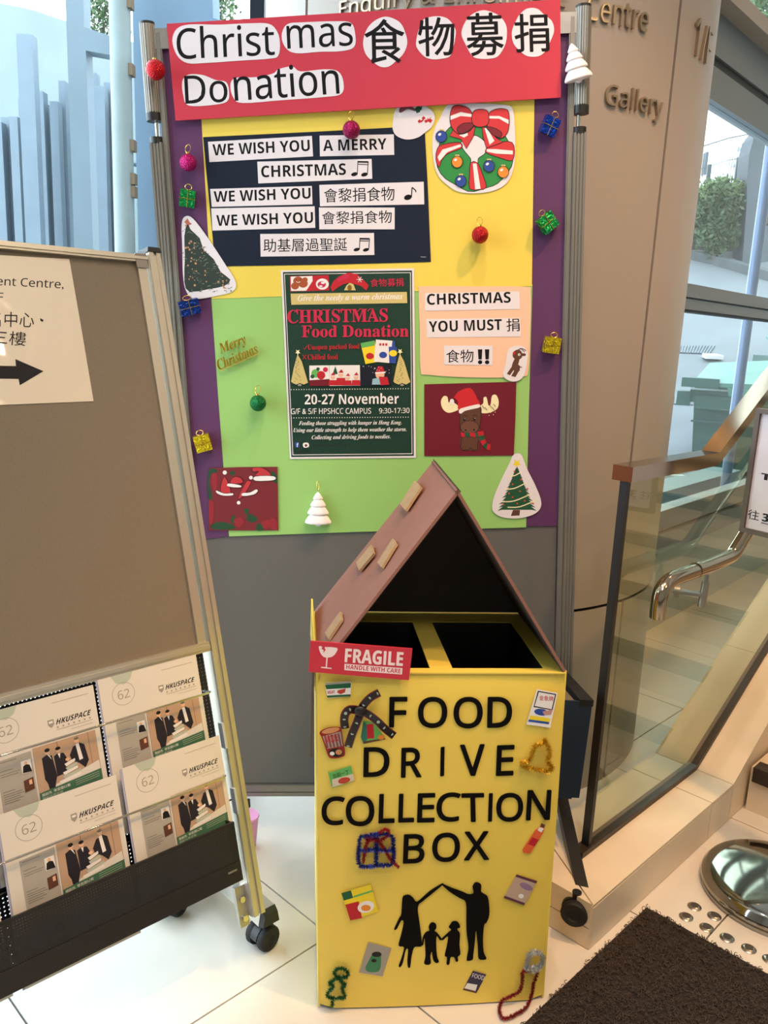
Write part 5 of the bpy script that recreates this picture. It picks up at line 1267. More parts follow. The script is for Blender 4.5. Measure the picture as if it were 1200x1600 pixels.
MB().plate([(0, .004, -BIH), (bx1, .004, -BIH), (TRb.x, HB, -BIH), (TLb.x, HB, -BIH)], (0, 0, -.004)).build('back_face', YBX, box)
# top frame with two openings
TFm = BF0 @ T4((0, HB, 0)) @ Matrix.Rotation(-math.pi / 2, 4, 'X')       # x right, y into depth, z up
TFr = TFm
def tv(px, py): return uv(TFr, px, py)
lo = [tv(*q) for q in crop(470, 700, 2.5532)((515, 878), (160, 880), (225, 690), (440, 690))]; ro = [tv(*q) for q in crop(470, 700, 2.5532)((965, 874), (605, 878), (535, 700), (825, 692))]
iT = BF0.inverted() @ TFr
def t3(q, z=0): return iT @ Vector((q.x, q.y, z))
V = Vector
back = BIH - .002
L0, R0 = TLb.x + .004, TRb.x - .004
b = MB(); Z = V((0, .003, 0))
lo[1].x = max(L0 + .018, min(lo[1].x, L0 + .04)); lo[2].x = lo[1].x; lo[1].y = lo[0].y
print('openings', [tuple(round(c, 3) for c in q) for q in lo + ro])
yf = min(lo[0].y, ro[0].y); yf = max(.012, yf); yk = min(back - .02, max(lo[2].y, ro[2].y))
mL, mR = lo[0].x, ro[1].x
for (x0, x1, y0, y1) in ((L0, R0, .0, yf), (L0, R0, yk, back), (L0, lo[1].x, yf, yk), (mL, mR, yf, yk), (ro[0].x, R0, yf, yk)):
    b.box(x0, x1, HB - .003, HB + .0, -y1, -y0)
b.build('top_frame', YBX, box)
for (x0, x1) in ((lo[1].x, mL), (mR, ro[0].x)):
    b = MB(); b.box(x0 - .001, x0, .25, HB - .002, -yk, -yf); b.box(x1, x1 + .001, .25, HB - .002, -yk, -yf); b.box(x0, x1, .25, HB - .002, -yf, -yf + .001); b.box(x0, x1, .25, HB - .002, -yk - .001, -yk); b.box(x0, x1, .249, .25, -yk, -yf)
    b.build('dark_inner_walls', DARKIN, box)  # black walls stand in for the shade inside the openings
b = MB(); 
for i in range(3): b.hexa([(L0 - .012, HB - .05 + .03 * i, -BIH + .02), (L0 - .008, HB - .05 + .03 * i, -BIH + .02), (L0 - .012, HB - .02 + .03 * i, -BIH + .02), (L0 - .008, HB - .02 + .03 * i, -BIH + .02), (L0 - .006, HB - .05 + .03 * i, -.02), (L0 - .002, HB - .05 + .03 * i, -.02), (L0 - .006, HB - .02 + .0 * i, -.02), (L0 - .002, HB - .02 + .0 * i, -.02)])
b.build('paper_flap', YBX, box)
MB().box(-.009 + TLb.x, TLb.x - .004, HB - .2, HB + .01, -.05, -.02).build('cardboard_edge', mat('grey_brown_board', '#5d5048', .8), box)  # narrow strip of dark grey-brown board
# roof
apF = uv(BF0, 716, 766, -.0); apF3 = V((apF.x, apF.y, -.002)); BKF = frame(BF0 @ V((0, 0, -BIH)), BX, BN)
apB = uv(BKF, 678, 718); apB3 = V((apB.x, (apB.y + apF.y) / 2, -BIH)); apF3.y = apB3.y
lf = V((L0 - .002, HB + .004, -.002)); lb = V((L0 - .002, HB + .004, -BIH)); rf = V((R0 + .0, HB + .004, -.002)); rb = V((R0 + .0, HB + .004, -BIH))
def roofp(name, a, b_, c_, d, inn, m, mi_):
    n = (b_ - a).cross(d - a).normalized(); n = n if n.dot(inn) > 0 else -n
    bb = MB(); bb.plate([a, b_, c_, d], n * .006); o = bb.build(name, m, box)
    bb = MB(); bb.plate([q + n * .0062 for q in (a, b_, c_, d)], n * .001); bb.build('roof_shade_sheet', mi_, box); return n  # inner sheet carries the shade under the roof in its colour
cen = V(((L0 + R0) / 2, HB, -BIH / 2))
nL = roofp('roof_panel', lf, apF3, apB3, lb, cen - lf.lerp(apB3, .5), CARD, CARDI)
nR = roofp('roof_panel', rf, apF3, apB3, rb, cen - rf.lerp(apB3, .5), CARD, CARDI)
g_ = .007
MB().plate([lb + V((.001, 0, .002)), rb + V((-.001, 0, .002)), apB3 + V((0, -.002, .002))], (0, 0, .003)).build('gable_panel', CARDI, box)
MB().plate([apF3 + V((-.002, .001, 0)), apB3 + V((-.002, .001, 0)), apB3 + V((.006, -.006, 0)), apF3 + V((.006, -.006, 0))], (0, .002, 0)).build('ridge_tape', mat('black_tape', '#17100e', .5), box)
RFm = frame(BF0 @ lf, BF0.to_3x3() @ (lb - lf), BF0.to_3x3() @ (-nL))
RFm = frame(BF0 @ lf, (BF0.to_3x3() @ (lf - lb)), BF0.to_3x3() @ (-nL))
cr = crop(470, 700, 2.5532)
for q, e in ((((462, 135), (487, 160), (425, 255), (403, 228)), 0), (((288, 390), (298, 425), (240, 495), (228, 462)), 1), (((375, 366), (388, 388), (330, 482), (313, 462)), 0), (((165, 658), (170, 690), (118, 768), (104, 742)), 0)):
    pts = [wm(box).inverted() @ world_on(RFm, *p_, .001) for p_ in cr(*q)]
    MB().plate(pts, -nL * .006).build('cardboard_tab', CARDE, box)

# letters cut from black paper, one by one
class Dec(Sheet): pass
def on_box(outline, m, name, label=None, off=.0045, th=.0005): return Sheet(BF0, off, outline, m, name, label, parent=box, th=th)
BLKP = mat('black_cut_paper', '#0b0909', .85, spec=.12)
cb = crop(480, 1040, 2.857); cd = crop(480, 1270, 2.857)
def letter(ch, bl, br, h, cc, shear=0, bold=.03):
    vs, fs, _ = glyphs(face(ch, 'S'), 0, 0, 1, .5, 4)
    z0 = .0045; bl = Vector(cc(bl)[0]); br = Vector(cc(br)[0]); h /= 2.857; d = br - bl; up = Vector((-d.y * 0 + shear * h, -h)); k = .022 * h
    b = MB(); cx = uv(BF0, *((bl + br) / 2), z0)
    for i, (ox, oy) in enumerate(((-k, 0), (k, 0), (0, -k), (0, k), (-k * .7, -k * .7), (k * .7, k * .7), (k * .7, -k * .7), (-k * .7, k * .7))):
        out = []
        dd = d * (1 - 2 * k / max(d.length, 1)) if d.length > 12 else d * .6
        b0 = bl + (d - dd) / 2 + Vector((0, -k)); uu = up * (1 - 2 * k / h)
        for x, y, z in vs:
            p = b0 + dd * x + uu * y; a = uv(BF0, p.x + ox, p.y + oy, z0); out.append((a.x - cx.x, a.y - cx.y, .0012 + .00002 * i if z > 0 else 0))
        b.add(out, fs)
    return b.build('letter', BLKP, box, T4((cx.x, cx.y, z0)))
for ch, x0, x1, y, h in (('F', 365, 445, 275, 135), ('O', 493, 624, 278, 138), ('O', 652, 782, 280, 140), ('D', 803, 913, 277, 137)): letter(ch, (x0, y), (x1, y - 1), h, cb, .02)
for ch, x0, x1, y, h, s_ in (('D', 250, 366, 497, 132, .02), ('R', 418, 510, 500, 133, .02), ('I', 592, 612, 494, 130, .02), ('V', 684, 795, 493, 140, -.02), ('E', 842, 920, 492, 136, .04)): letter(ch, (x0, y), (x1, y - 3), h, cb, s_)
for ch, x0, x1, y, h, s_ in (('C', 62, 165, 713, 128, .03), ('O', 172, 300, 717, 134, 0), ('L', 318, 390, 703, 130, .03), ('L', 406, 477, 700, 128, .03), ('E', 490, 568, 700, 130, .03), ('C', 575, 682, 697, 130, .03), ('T', 690, 792, 698, 128, -.02), ('I', 806, 826, 696, 126, .03), ('O', 842, 962, 697, 128, .03), ('N', 976, 1083, 690, 134, .06)): letter(ch, (x0, y), (x1, y - 2), h, cb, s_)
for ch, x0, x1, y, h, s_ in (('B', 427, 522, 226, 130, .04), ('O', 556, 680, 220, 130, .03), ('X', 700, 812, 212, 128, 0)): letter(ch, (x0, y), (x1, y - 3), h, cd, s_)

# family silhouette, each figure its own cut-out
def sil(pts, label, sm=3): on_box(cd(*smoothpoly(pts, sm)), BLKP, 'family_silhouette', label)
sil([(425, 380), (438, 367), (455, 366), (472, 378), (485, 395), (500, 390), (545, 350), (600, 316), (604, 322), (560, 358), (515, 395), (497, 410), (494, 440), (500, 480), (508, 540), (512, 590), (500, 597), (478, 600), (466, 640), (460, 688), (450, 688), (447, 660), (450, 610), (440, 612), (428, 665), (418, 686), (408, 684), (420, 650), (432, 600), (408, 592), (420, 540), (430, 490), (420, 480), (402, 515), (392, 522), (389, 515), (410, 470), (420, 450)], 'black silhouette of a woman in a dress with raised arm')
sil([(604, 316), (640, 332), (690, 350), (718, 362), (742, 358), (738, 330), (748, 312), (762, 310), (777, 322), (776, 350), (790, 362), (806, 375), (813, 420), (812, 460), (800, 490), (790, 500), (785, 560), (788, 620), (800, 648), (790, 655), (765, 650), (762, 600), (756, 540), (752, 530), (748, 580), (742, 630), (738, 655), (715, 660), (712, 650), (720, 600), (712, 540), (710, 480), (708, 400), (680, 380), (640, 355), (602, 322)], 'black silhouette of a man with raised arm')
sil([(548, 495), (560, 488), (575, 497), (576, 515), (568, 526), (580, 535), (600, 562), (592, 568), (578, 550), (576, 590), (580, 640), (588, 664), (575, 670), (562, 655), (556, 620), (550, 640), (552, 670), (540, 678), (522, 672), (528, 640), (526, 590), (524, 560), (518, 588), (512, 590), (516, 555), (530, 532), (545, 526), (542, 510)], 'black silhouette of a boy')
sil([(640, 495), (650, 484), (668, 484), (680, 498), (682, 512), (672, 515), (672, 524), (682, 540), (680, 590), (684, 630), (672, 642), (674, 660), (664, 664), (656, 645), (640, 645), (634, 675), (622, 675), (624, 645), (614, 636), (624, 590), (628, 550), (606, 568), (600, 562), (625, 538), (642, 522), (632, 510)], 'black silhouette of a girl with bunches')

# food pictures glued on
def pic(outline, m, label, cc=None): return on_box(outline, m, 'food_picture', label, .0046, .0004)
ce = crop(480, 1050, 6.667)
f = pic(ce((185, 130), (195, 112), (450, 95), (460, 115), (450, 255), (212, 270)), WH, 'picture of a tin of luncheon meat')
f.poly(ce((185, 135), (457, 115), (452, 165), (200, 180)), col_('tin_green', '#1d5a3a')).poly(ce((205, 245), (452, 232), (450, 255), (212, 268)), col_('tin_green', '#1d5a3a')).poly(ce((190, 115), (450, 97), (458, 115), (187, 133)), GRY).poly(ce((320, 190), (400, 172), (395, 210), (350, 232), (312, 215)), col_('meat', '#b4402c')).text('MEAT', ce((215, 230))[0], ce((290, 222))[0], 5, RD, .02).flush()
f = pic(ce(*smoothpoly([(128, 635), (160, 600), (250, 572), (345, 575), (358, 600), (372, 700), (395, 850), (360, 885), (280, 900), (225, 885), (190, 790), (150, 680)], 3)), col_('cup_red', '#8f2420'), 'picture of a red cup of instant noodles')
f.poly(ce((160, 670), (350, 620), (372, 770), (210, 800)), GRY).polys([ce((x, 665 - k * 6), (x + 16, 662 - k * 6), (x + 46, 790 - k * 4), (x + 30, 793 - k * 4)) for k, x in enumerate((175, 210, 245, 280, 315))], col_('cup_stripe', '#8a3a38')).poly(ce(*ell(245, 610, 95, 28, 18, -12)), col_('noodle', '#c98d5e')).text('NOODLE', ce((200, 745))[0], ce((325, 715))[0], 11, RD, .02).poly(ce(*ell(300, 840, 75, 45)), BLK).poly(ce(*ell(330, 835, 35, 28)), col_('noodle', '#c98d5e')).poly(ce(*ell(260, 850, 25, 20)), WH).flush()
f = pic(ce((585, 510), (700, 520), (815, 700), (585, 748), (558, 680)), LG, 'picture of a carton of food under the ribbon')
f.poly(ce((620, 545), (690, 540), (698, 690), (628, 695)), RD).poly(ce((585, 515), (620, 540), (628, 700), (585, 745), (560, 680)), col_('carton_teal', '#2f6f60')).poly(ce((590, 722), (812, 690), (815, 702), (588, 748)), BRN).poly(ce(*ell(770, 680, 35, 25)), ORG).flush()
f = pic(ce((215, 1035), (240, 1048), (455, 975), (492, 1130), (470, 1140), (270, 1205), (255, 1195)), LG, 'picture of a green packet of instant noodles')
f.poly(ce((258, 1120), (480, 1060), (490, 1130), (265, 1200)), col_('packet_pale', '#cdbfae')).poly(ce(*ell(385, 1130, 65, 32, 16, -12)), col_('meat', '#b4402c')).text('出前一丁', ce((275, 1110))[0], ce((440, 1060))[0], 7, BLK, .01).flush()
f = pic(cb((1025, 105), (1118, 122), (1085, 277), (978, 262)), WH, 'picture of a white and blue bag of rice')
f.ring(cb((1030, 112), (1112, 127), (1095, 200), (1010, 185)), cb((1034, 118), (1106, 131), (1091, 195), (1015, 180)), BLK).text('金象牌', cb((1035, 155))[0], cb((1098, 160))[0], 8, RD, .01).poly(cb(*ell(1045, 208, 32, 15, 16, 8)), BLU).poly(cb((1050, 205), (1098, 195), (1088, 220), (1060, 222)), col_('rice_pink', '#b98a86')).poly(cb((995, 222), (1085, 236), (1080, 262), (988, 250)), YLW).poly(cb((990, 240), (1080, 252), (1078, 262), (986, 250)), BLU).flush()
f = pic(cd((1045, 48), (1060, 55), (1053, 90), (995, 182), (965, 178), (960, 165), (1020, 75), (1035, 70)), col_('tea_orange', '#d95f35'), 'picture of a bottle of orange tea')
f.poly(cd((1045, 46), (1062, 54), (1057, 68), (1041, 62)), BRN).poly(cd((1038, 64), (1056, 70), (1046, 88), (1028, 78)), WH).poly(cd((1005, 110), (1035, 120), (1015, 150), (985, 140)), RD).flush()
f = pic(cd((935, 275), (1027, 305), (968, 413), (877, 380)), col_('packet_tan', '#b9a08c'), 'picture of a purple and tan snack packet')
f.poly(cd((935, 275), (1027, 305), (1022, 316), (929, 285)), col_('plum', '#5c3444')).poly(cd((882, 370), (972, 403), (968, 413), (877, 380)), col_('plum', '#5c3444')).poly(cd(*ell(978, 330, 32, 14, 14, 25)), col_('mauve', '#8f7390')).poly(cd(*ell(955, 372, 12, 10)), WH).flush()
f = pic(cd((150, 358), (283, 320), (318, 440), (192, 480)), YLW, 'picture of a yellow and green soup powder packet')
f.poly(cd((152, 358), (195, 346), (205, 380), (163, 392)), col_('tin_green', '#1d5a3a')).poly(cd((170, 410), (230, 395), (245, 470), (192, 480)), RD).poly(cd(*ell(262, 420, 38, 26, 16, -15)), WH).poly(cd(*ell(262, 425, 22, 14)), ORG).poly(cd((205, 372), (290, 345), (293, 352), (208, 379)), LG).flush()
f = pic(cd((272, 578), (376, 605), (336, 730), (232, 712)), GRY, 'picture of a green jar on grey paper')
f.poly(cd(*smoothpoly([(285, 640), (300, 622), (325, 625), (330, 650), (325, 700), (300, 712), (268, 708), (260, 690), (275, 660)], 3)), col_('jar_green', '#3a7b56')).poly(cd(*ell(310, 632, 22, 12)), BLK).poly(cd(*ell(298, 660, 12, 8)), BLK).flush()
f = pic(cd((740, 705), (799, 722), (755, 805), (695, 790)), col_('plum_blue', '#3b3350'), 'picture of a dark packet with white lettering')
f.poly(cd((715, 760), (760, 768), (750, 800), (698, 788)), WH).text('FOOD', cd((735, 735))[0], cd((788, 748))[0], 7, WH, .01).poly(cd((700, 783), (757, 797), (755, 805), (695, 790)), BRN).flush()

# pipe-cleaner shapes: a wire core with tinsel bristles
def tinsel(name, paths, c, label, r=.0045, dens=1500, m2=None):
    M = T4((0, 0, 0)); t = MB(); rr = random.Random(len(label)); allp = []
    for pth in paths:
        P3 = []
        for (px, py, *zz) in pth:
            a = uv(BF0, px, py, .012)
            P3.append(V((a.x, a.y, .0115)) if a.y > .008 else BF0.inverted() @ ground(px, py, .008))
        t.tube(P3, .0012, 5)
        L = sum((P3[i + 1] - P3[i]).length for i in range(len(P3) - 1)); n = max(10, int(L * dens * 4))
        cum = [0]
        for i in range(len(P3) - 1): cum.append(cum[-1] + (P3[i + 1] - P3[i]).length)
        for k in range(n):
            s_ = L * k / n; i = min(max(0, int(np.searchsorted(cum, s_, 'right')) - 1), len(P3) - 2)
            p_ = P3[i].lerp(P3[i + 1], (s_ - cum[i]) / max(1e-6, cum[i + 1] - cum[i])); tg = (P3[i + 1] - P3[i]).normalized()
            d = V((rr.gauss(0, 1), rr.gauss(0, 1), rr.gauss(0, 1))); d = (d - tg * d.dot(tg) * .8).normalized() * r * rr.uniform(.75, 1.1); w = tg * .0009
            t.add([p_ - w, p_ + w, p_ + d], [(0, 1, 2)])
    o = t.build(name, m2 or mat('tinsel_' + c[0], c[1], .3, .6), box); tag(o, label); return o
bell = smoothpoly(cb((1062, 325), (1060, 345), (1020, 358), (1003, 400), (995, 425), (955, 437), (975, 455), (1010, 462), (1050, 470), (1088, 470), (1090, 450), (1072, 428), (1082, 400), (1078, 365), (1062, 345)), 4, False)
tinsel('tinsel_bell', [bell], ('gold', '#c99c1f'), 'bell bent from gold tinsel wire', .0085)
gb = cd((235, 110), (300, 98), (345, 95), (380, 110), (385, 150), (380, 228), (320, 235), (240, 240), (228, 200), (232, 150), (235, 110))
tinsel('tinsel_gift', [smoothpoly(gb, 3, False), cd((310, 98), (308, 235)), cd((232, 170), (300, 165), (383, 168))], ('blue', '#1c2f86'), 'gift outline bent from dark blue tinsel wire', .0075)
tinsel('tinsel_bow', [smoothpoly(cd((250, 225), (262, 150), (280, 120), (320, 125), (355, 105), (365, 80), (345, 75), (320, 95), (295, 115), (265, 105), (270, 125), (310, 118), (345, 165), (370, 205), (410, 245)), 3, False)], ('red', '#a3202a'), 'bow bent from red tinsel wire', .006)
tinsel('tinsel_tree', [smoothpoly(cd((108, 870), (115, 835), (88, 815), (100, 795), (120, 772), (98, 765), (120, 745), (145, 738), (122, 722), (128, 700), (155, 695), (182, 712), (178, 735), (150, 735), (150, 755), (172, 768), (155, 780), (160, 800), (170, 825), (140, 828), (112, 830)), 3, False)], ('green', '#1d5c33'), 'fir tree bent from dark green tinsel wire', .0068)
tinsel('tinsel_stocking', [smoothpoly([(x, y) for x, y in cd((958, 712), (962, 750), (945, 800), (905, 822), (870, 840), (858, 880), (875, 918), (920, 905), (975, 870), (1000, 820), (1012, 760), (1027, 712), (1000, 705), (960, 708))], 3, False)], ('dark_red', '#8c1f2a'), 'stocking bent from dark red tinsel wire', .0065)
tinsel('tinsel_cuff', [smoothpoly(cd((975, 700), (985, 670), (990, 640), (1010, 622), (1050, 635), (1050, 670), (1030, 695), (1000, 705), (975, 690)), 3, False), cd((972, 695), (1035, 690))], ('silver', '#b9bcbc'), 'square stocking cuff of silver tinsel wire', .0095)
# patterned ribbon bow
RIB = mat('dark_patterned_ribbon', '#18121a', .5, var=.5, scale=120); RIBE = mat('ribbon_edge', '#7b2a2a', .5); RIBD = col_('ribbon_motif', '#9fb5a8')
def ribbon(path, w):
    P2 = [Vector(p) for p in path]; n = len(P2); b = MB(); e = MB(); dots = MB()
    Ls = []
    for i in range(n):
        tg = (P2[min(i + 1, n - 1)] - P2[max(i - 1, 0)]).normalized(); nn = Vector((-tg.y, tg.x)) * w / 2; z = .01 + .014 * math.sin(math.pi * i / (n - 1))
        row = []
        for k in (-1, -.82, .82, 1):
            q = P2[i] + nn * k; a = uv(BF0, q.x, q.y, z); row.append((a.x, a.y, z))
        Ls.append(row)
    for i in range(n - 1):
        for k, m in ((0, 1), (1, 0), (2, 1)): b.add([Ls[i][k], Ls[i][k + 1], Ls[i + 1][k + 1], Ls[i + 1][k]], [(3, 2, 1, 0)], m)
    for i in range(2, n - 1, 5):
        c_ = (V(Ls[i][1]) + V(Ls[i][2])) / 2 + V((0, 0, .0006)); b.add([c_ + V((.0035 * math.cos(a), .0035 * math.sin(a), 0)) for a in np.linspace(0, 2 * math.pi, 9)[:-1]], [tuple(range(8))], 2)
    o = b.build('ribbon', [RIB, RIBE, RIBD], box); md = o.modifiers.new('thick', 'SOLIDIFY'); md.thickness = .0006; return o
for pth, w in ((((400, 565), (360, 540), (345, 490), (375, 420), (440, 375), (540, 390)), 13.5), (((750, 215), (660, 265), (590, 340), (555, 410)), 13), (((560, 405), (520, 520), (470, 640), (425, 780)), 13), (((555, 400), (650, 450), (740, 520), (810, 590), (905, 665)), 12.5)):
    if pth[0] == (400, 565): pth = ((395, 588), (385, 500), (400, 430), (450, 390), (545, 400))
    ribbon(smoothpoly(ce(*pth), 6, False), w)
q = ce((550, 415))[0]; a = uv(BF0, *q, .027); MB().ball((a.x, a.y, .024), .011, 14, 9, 0, (1.1, 1, .5)).build('ribbon_knot', RIB, box, None, True)

# FRAGILE sign on the upper left corner
cf = crop(480, 900, 5.4545)
REDS = mat('red_sign_card', '#c22a3e', .55)
sg = Sheet(BF0, .010, cf((28, 548), (895, 615), (865, 882), (12, 810)), REDS, 'fragile_sign', 'red card sign reading FRAGILE HANDLE WITH CARE on the box corner', th=.004, parent=box)
SW = col_('sign_white', '#ead9dc')
sg.poly(cf(*smoothpoly([(98, 600), (128, 603), (122, 622), (140, 632), (135, 655), (158, 628), (150, 606), (255, 612), (248, 650), (222, 682), (185, 695), (140, 690), (112, 655)], 2)), SW)
sg.line(cf((170, 690), (162, 778)), 2, SW).line(cf((118, 778), (208, 788)), 1.8, SW)
sg.text('FRAGILE', cf((320, 735))[0], cf((812, 768))[0], 118 / 5.4545, SW, .045)
sg.poly(cf((318, 748), (812, 785), (808, 840), (316, 802)), SW).text('HANDLE WITH CARE', cf((332, 792))[0], cf((795, 830))[0], 38 / 5.4545, REDS, .03); sg.flush('lettering')

# ------------------------------------------------------------------ small things round the box
# navy bin hooked on the board behind the yellow box
NB = mat('navy_plastic', '#16263a', .4); TAN = mat('tan_lining', '#b98a5c', .7)
yq = 1.992; r_ = lambda px, py, y: EYE + ray(px, py) * (y / ray(px, py).y)
a = r_(926, 1097, yq); c_ = r_(905, 1247, yq); k_ = r_(890, 1051, 2.15)
x0, zt, zb_ = .33, a.z, c_.z
nb = thing('navy_bin', T4((x0, yq, zb_)), 'navy blue plastic bin with black rim between yellow box and glass balustrade', 'bin')
X1t, X1b = a.x - x0, c_.x - x0; D_ = .165; Hn = zt - zb_; xs = k_.x - a.x
MB().hexa([(0, 0, 0), (X1b, 0, 0), (0, .006, 0), (X1b, .006, 0), (0, 0, Hn), (X1t, 0, Hn), (0, .006, Hn), (X1t, .006, Hn)]).build('front_panel', NB, nb)
MB().hexa([(X1b - .004, .006, 0), (X1b, .006, 0), (X1b - .004 + xs, D_, 0), (X1b + xs, D_, 0), (X1t - .004, .006, Hn), (X1t, .006, Hn), (X1t - .004 + xs, D_, Hn), (X1t + xs, D_, Hn)]).build('side_panel', TAN, nb)
MB().box(0, X1b - .03, D_ - .004, D_, 0, Hn - .04).build('back_panel', NB, nb)
MB().box(0, X1b - .02, .0, D_, -.004, 0).build('base_panel', NB, nb)
MB().hexa([(X1t - .034, -.002, Hn - .012), (X1t + .002, -.002, Hn - .012), (X1t - .034 + xs, D_, Hn - .012), (X1t + xs, D_, Hn - .012), (X1t - .034, -.002, Hn + .006), (X1t + .002, -.002, Hn + .006), (X1t - .034 + xs, D_, Hn + .006), (X1t + xs, D_, Hn + .006)]).build('rim', BLACKP, nb)
# pink cup on the floor behind the brochure stand
pc_ = ground(385, 1322)
cup = thing('pink_cup', T4(pc_), 'pink plastic cup on the floor behind the brochure stand post', 'cup')
MB().lathe([(.026, 0), (.028, .003), (.035, .1), (.033, .1), (.026, .006), (.0, .006)], 24).build('cup_body', mat('pink_plastic', '#e7a6d8', .4), cup, None, True)
MB().lathe([(.0352, .096), (.037, .099), (.0352, .103), (.033, .102)], 24).build('cup_rim', mat('pink_plastic', '#e7a6d8', .4), cup, None, True)
# steel tactile studs
STUD = mat('stud_steel', '#a9a39a', .25, 1)
s0 = None
rows = [((1085, 1417), 'farthest stud from the mat, at the edge of the chrome base'), ((1072, 1433), 'first stud of the front row, at its upper left end'), ((1104, 1450), 'second stud of the front row'), ((1136, 1466), 'third stud of the front row'), ((1170, 1483), 'fourth stud of the front row'), ((1203, 1500), 'fifth stud of the front row at the photo edge'), ((1116, 1432), 'stud half under the rim of the chrome base')]
for q, lab in rows:
    p_ = ground(*q)
    if s0 is None:
        s0 = thing('floor_stud', T4(p_), 'round steel floor stud, ' + lab, 'floor stud', 'steel studs in the floor beside the chrome base')
        MB().lathe([(.0185, 0), (.0185, .0015), (.0135, .005), (.0, .0052)], 28).build('stud_cap', STUD, s0, None, True)
        MB().lathe([(.0105, .005), (.0105, .0056), (.0, .0056)], 20).build('stud_top', mat('stud_dark', '#3b332c', .6), s0)
    else: dup(s0, T4(p_), 'round steel floor stud, ' + lab)
# sign on a chrome stand
c0 = ground(1212, 1398)
sx = Vector((.57, -.82, 0)).normalized(); sn = Vector((-sx.y * -1 * -1, 0, 0)); sn = sx.cross(Vector((0, 0, 1)))
sgst = thing('sign_stand', T4((c0.x, c0.y, 0)), 'chrome sign stand with domed round base on the floor right of the mat', 'sign stand')
prf = [(.197, 0), (.2, .004), (.2, .012), (.196, .014), (.196, .018), (.201, .02), (.2, .034), (.192, .044)] + [(.192 * math.cos(t_), .044 + .028 * math.sin(t_)) for t_ in np.linspace(.1, 1.5, 14)]
MB().lathe(prf, 72).build('base', mat('dull_chrome', '#9c9c98', .08, 1), sgst, None, True)
MB().tube([(0, 0, .065), (0, 0, 1.02)], .016, 24).build('pole', CHROME, sgst, None, True)
MB().lathe([(.03, .068), (.03, .08), (.018, .09)], 24).build('collar', CHROME, sgst, None, True)
pf_ = frame(c0 + sn * .022 + Vector((0, 0, 0)), sx, sn)
tl, bl = uv(pf_, 1186, 638), uv(pf_, 1155, 829)
w_ = -(tl.x + bl.x) if (tl.x + bl.x) < 0 else .4
w_ = max(.34, min(w_, .5)); xl = (tl.x + bl.x) / 2
iM = wm(sgst).inverted() @ pf_
FRM = mat('bronze_sign_frame', '#5d5048', .4, .5)
bw = .013
M = iM @ T4((xl, bl.y, 0)); hh_ = tl.y - bl.y
for (x0, x1, y0, y1) in ((0, bw, 0, hh_), (w_ - bw, w_, 0, hh_), (bw, w_ - bw, 0, bw), (bw, w_ - bw, hh_ - bw, hh_)): MB().box(x0, x1, y0, y1, -.012, .008).build('sign_frame', FRM, sgst, M)
pn = MB().box(bw, w_ - bw, bw, hh_ - bw, -.01, .0).build('sign_panel', mat('sign_panel_white', '#cfc6cc', .3), sgst, M)
b = MB()
def sgtext(body, x0, x1, y0, h, bold=0):
    vs, fs, _ = glyphs(face(body, 'B' if bold else 'S'), 0)
    for i, ox in enumerate(((-bold, bold) if bold else (0,))): b.add([(x0 + (x1 - x0) * x + ox, y0 + h * y, .0006 + .00005 * i) for x, y, z in vs], fs)
pT = uv(pf_, 1189, 749); pS = uv(pf_, 1168, 810)
sgtext('To 3/F', pT.x - xl, pT.x - xl + .14, pT.y - bl.y, .018, .0012)
b.build('sign_lettering', BLK, pn); b = MB()
sgtext('往', pS.x - xl, pS.x - xl + .033, pS.y - bl.y, .027); sgtext('3', pS.x - xl + .043, pS.x - xl + .06, pS.y - bl.y + .002, .022, .0015); b.box(pS.x - xl + .041, pS.x - xl + .062, pS.y - bl.y - .004, pS.y - bl.y - .002, .0005, .0007); sgtext('樓', pS.x - xl + .07, pS.x - xl + .1, pS.y - bl.y, .027)
b.build('sign_characters', BLK, pn)
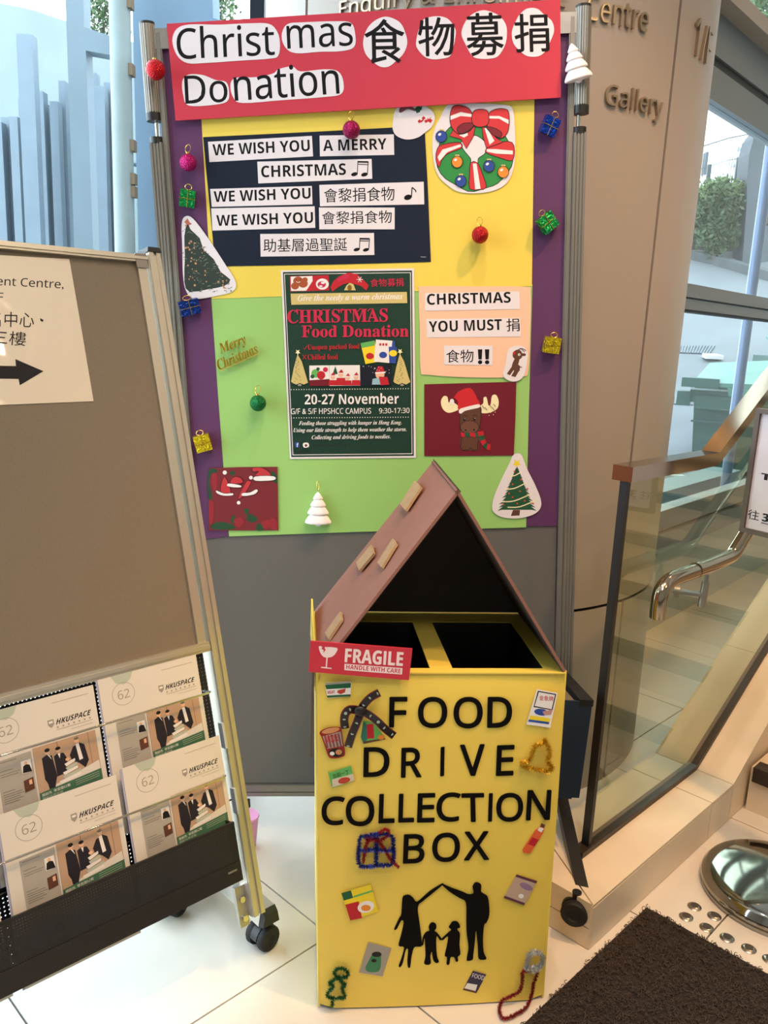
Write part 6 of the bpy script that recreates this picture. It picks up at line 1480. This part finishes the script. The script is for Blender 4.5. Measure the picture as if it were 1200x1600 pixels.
# coil mat
mc = ground(1010, 1420); mu, mw = mc.dot(U), mc.dot(W)
LU, LW = 1.15, 1.5
mt = thing('coil_mat', T4(mc), 'dark brown coil doormat on the tiles beside the donation box', 'doormat')
MC = mat('brown_coil', '#463931', .6)
b = MB(); q = [U * 0, -U * LU, -U * LU - W * LW, -W * LW]
b.plate([V_ + Vector((0, 0, .001)) for V_ in [x.copy() for x in q]], (0, 0, .004)); b.build('mat_backing', mat('mat_backing', '#241a15', .8), mt)
n = 42000; r = RNG; seg = 7
dens = r.random((n, 2)); cu = -dens[:, 0] * LU; cw_ = -dens[:, 1] * LW
jit = (r.random(n) - .5) * .008
cu = np.clip(cu, -LU, 0) + np.where(cu > -.01, jit, 0); cw_ = cw_ + np.where(cw_ > -.01, jit, 0)
P = np.outer(cu, np.array(U)) + np.outer(cw_, np.array(W)); P[:, 2] = .006 + r.random(n) * .005
ax = r.normal(size=(n, 3)); ax[:, 2] *= 1.4; ax /= np.linalg.norm(ax, axis=1)[:, None]
e1 = np.cross(ax, r.normal(size=(n, 3))); e1 /= np.linalg.norm(e1, axis=1)[:, None]; e2 = np.cross(ax, e1)
R0_ = .0026 + .0022 * r.random(n); tr0 = .0009
V_ = np.zeros((n, seg, 3, 3)); arc = 1.6 * math.pi
for i in range(seg):
    t_ = arc * i / (seg - 1); rad = e1 * math.cos(t_) + e2 * math.sin(t_)
    for k in range(3):
        w = 2 * math.pi * k / 3; V_[:, i, k] = P + rad * (R0_ + tr0 * math.cos(w))[:, None] + ax * tr0 * math.sin(w)
V_[..., 2] = np.maximum(V_[..., 2], .0008)
idx = np.arange(n)[:, None, None] * seg * 3
ii, kk = np.meshgrid(np.arange(seg - 1), np.arange(3), indexing='ij'); k2 = (kk + 1) % 3
F4 = np.stack([ii * 3 + kk, ii * 3 + k2, (ii + 1) * 3 + k2, (ii + 1) * 3 + kk], -1).reshape(1, -1, 4) + idx.reshape(n, 1, 1)
F4 = F4.reshape(-1, 4)
me = bpy.data.meshes.new('coil_pile'); me.vertices.add(n * seg * 3); me.vertices.foreach_set('co', V_.reshape(-1)); me.loops.add(F4.size); me.loops.foreach_set('vertex_index', F4.reshape(-1)); me.polygons.add(len(F4)); me.polygons.foreach_set('loop_start', np.arange(0, F4.size, 4)); me.materials.append(MC); me.update(calc_edges=True)
tag(link('coil_pile', me, mt), kind='stuff')
bpy.context.view_layer.update()
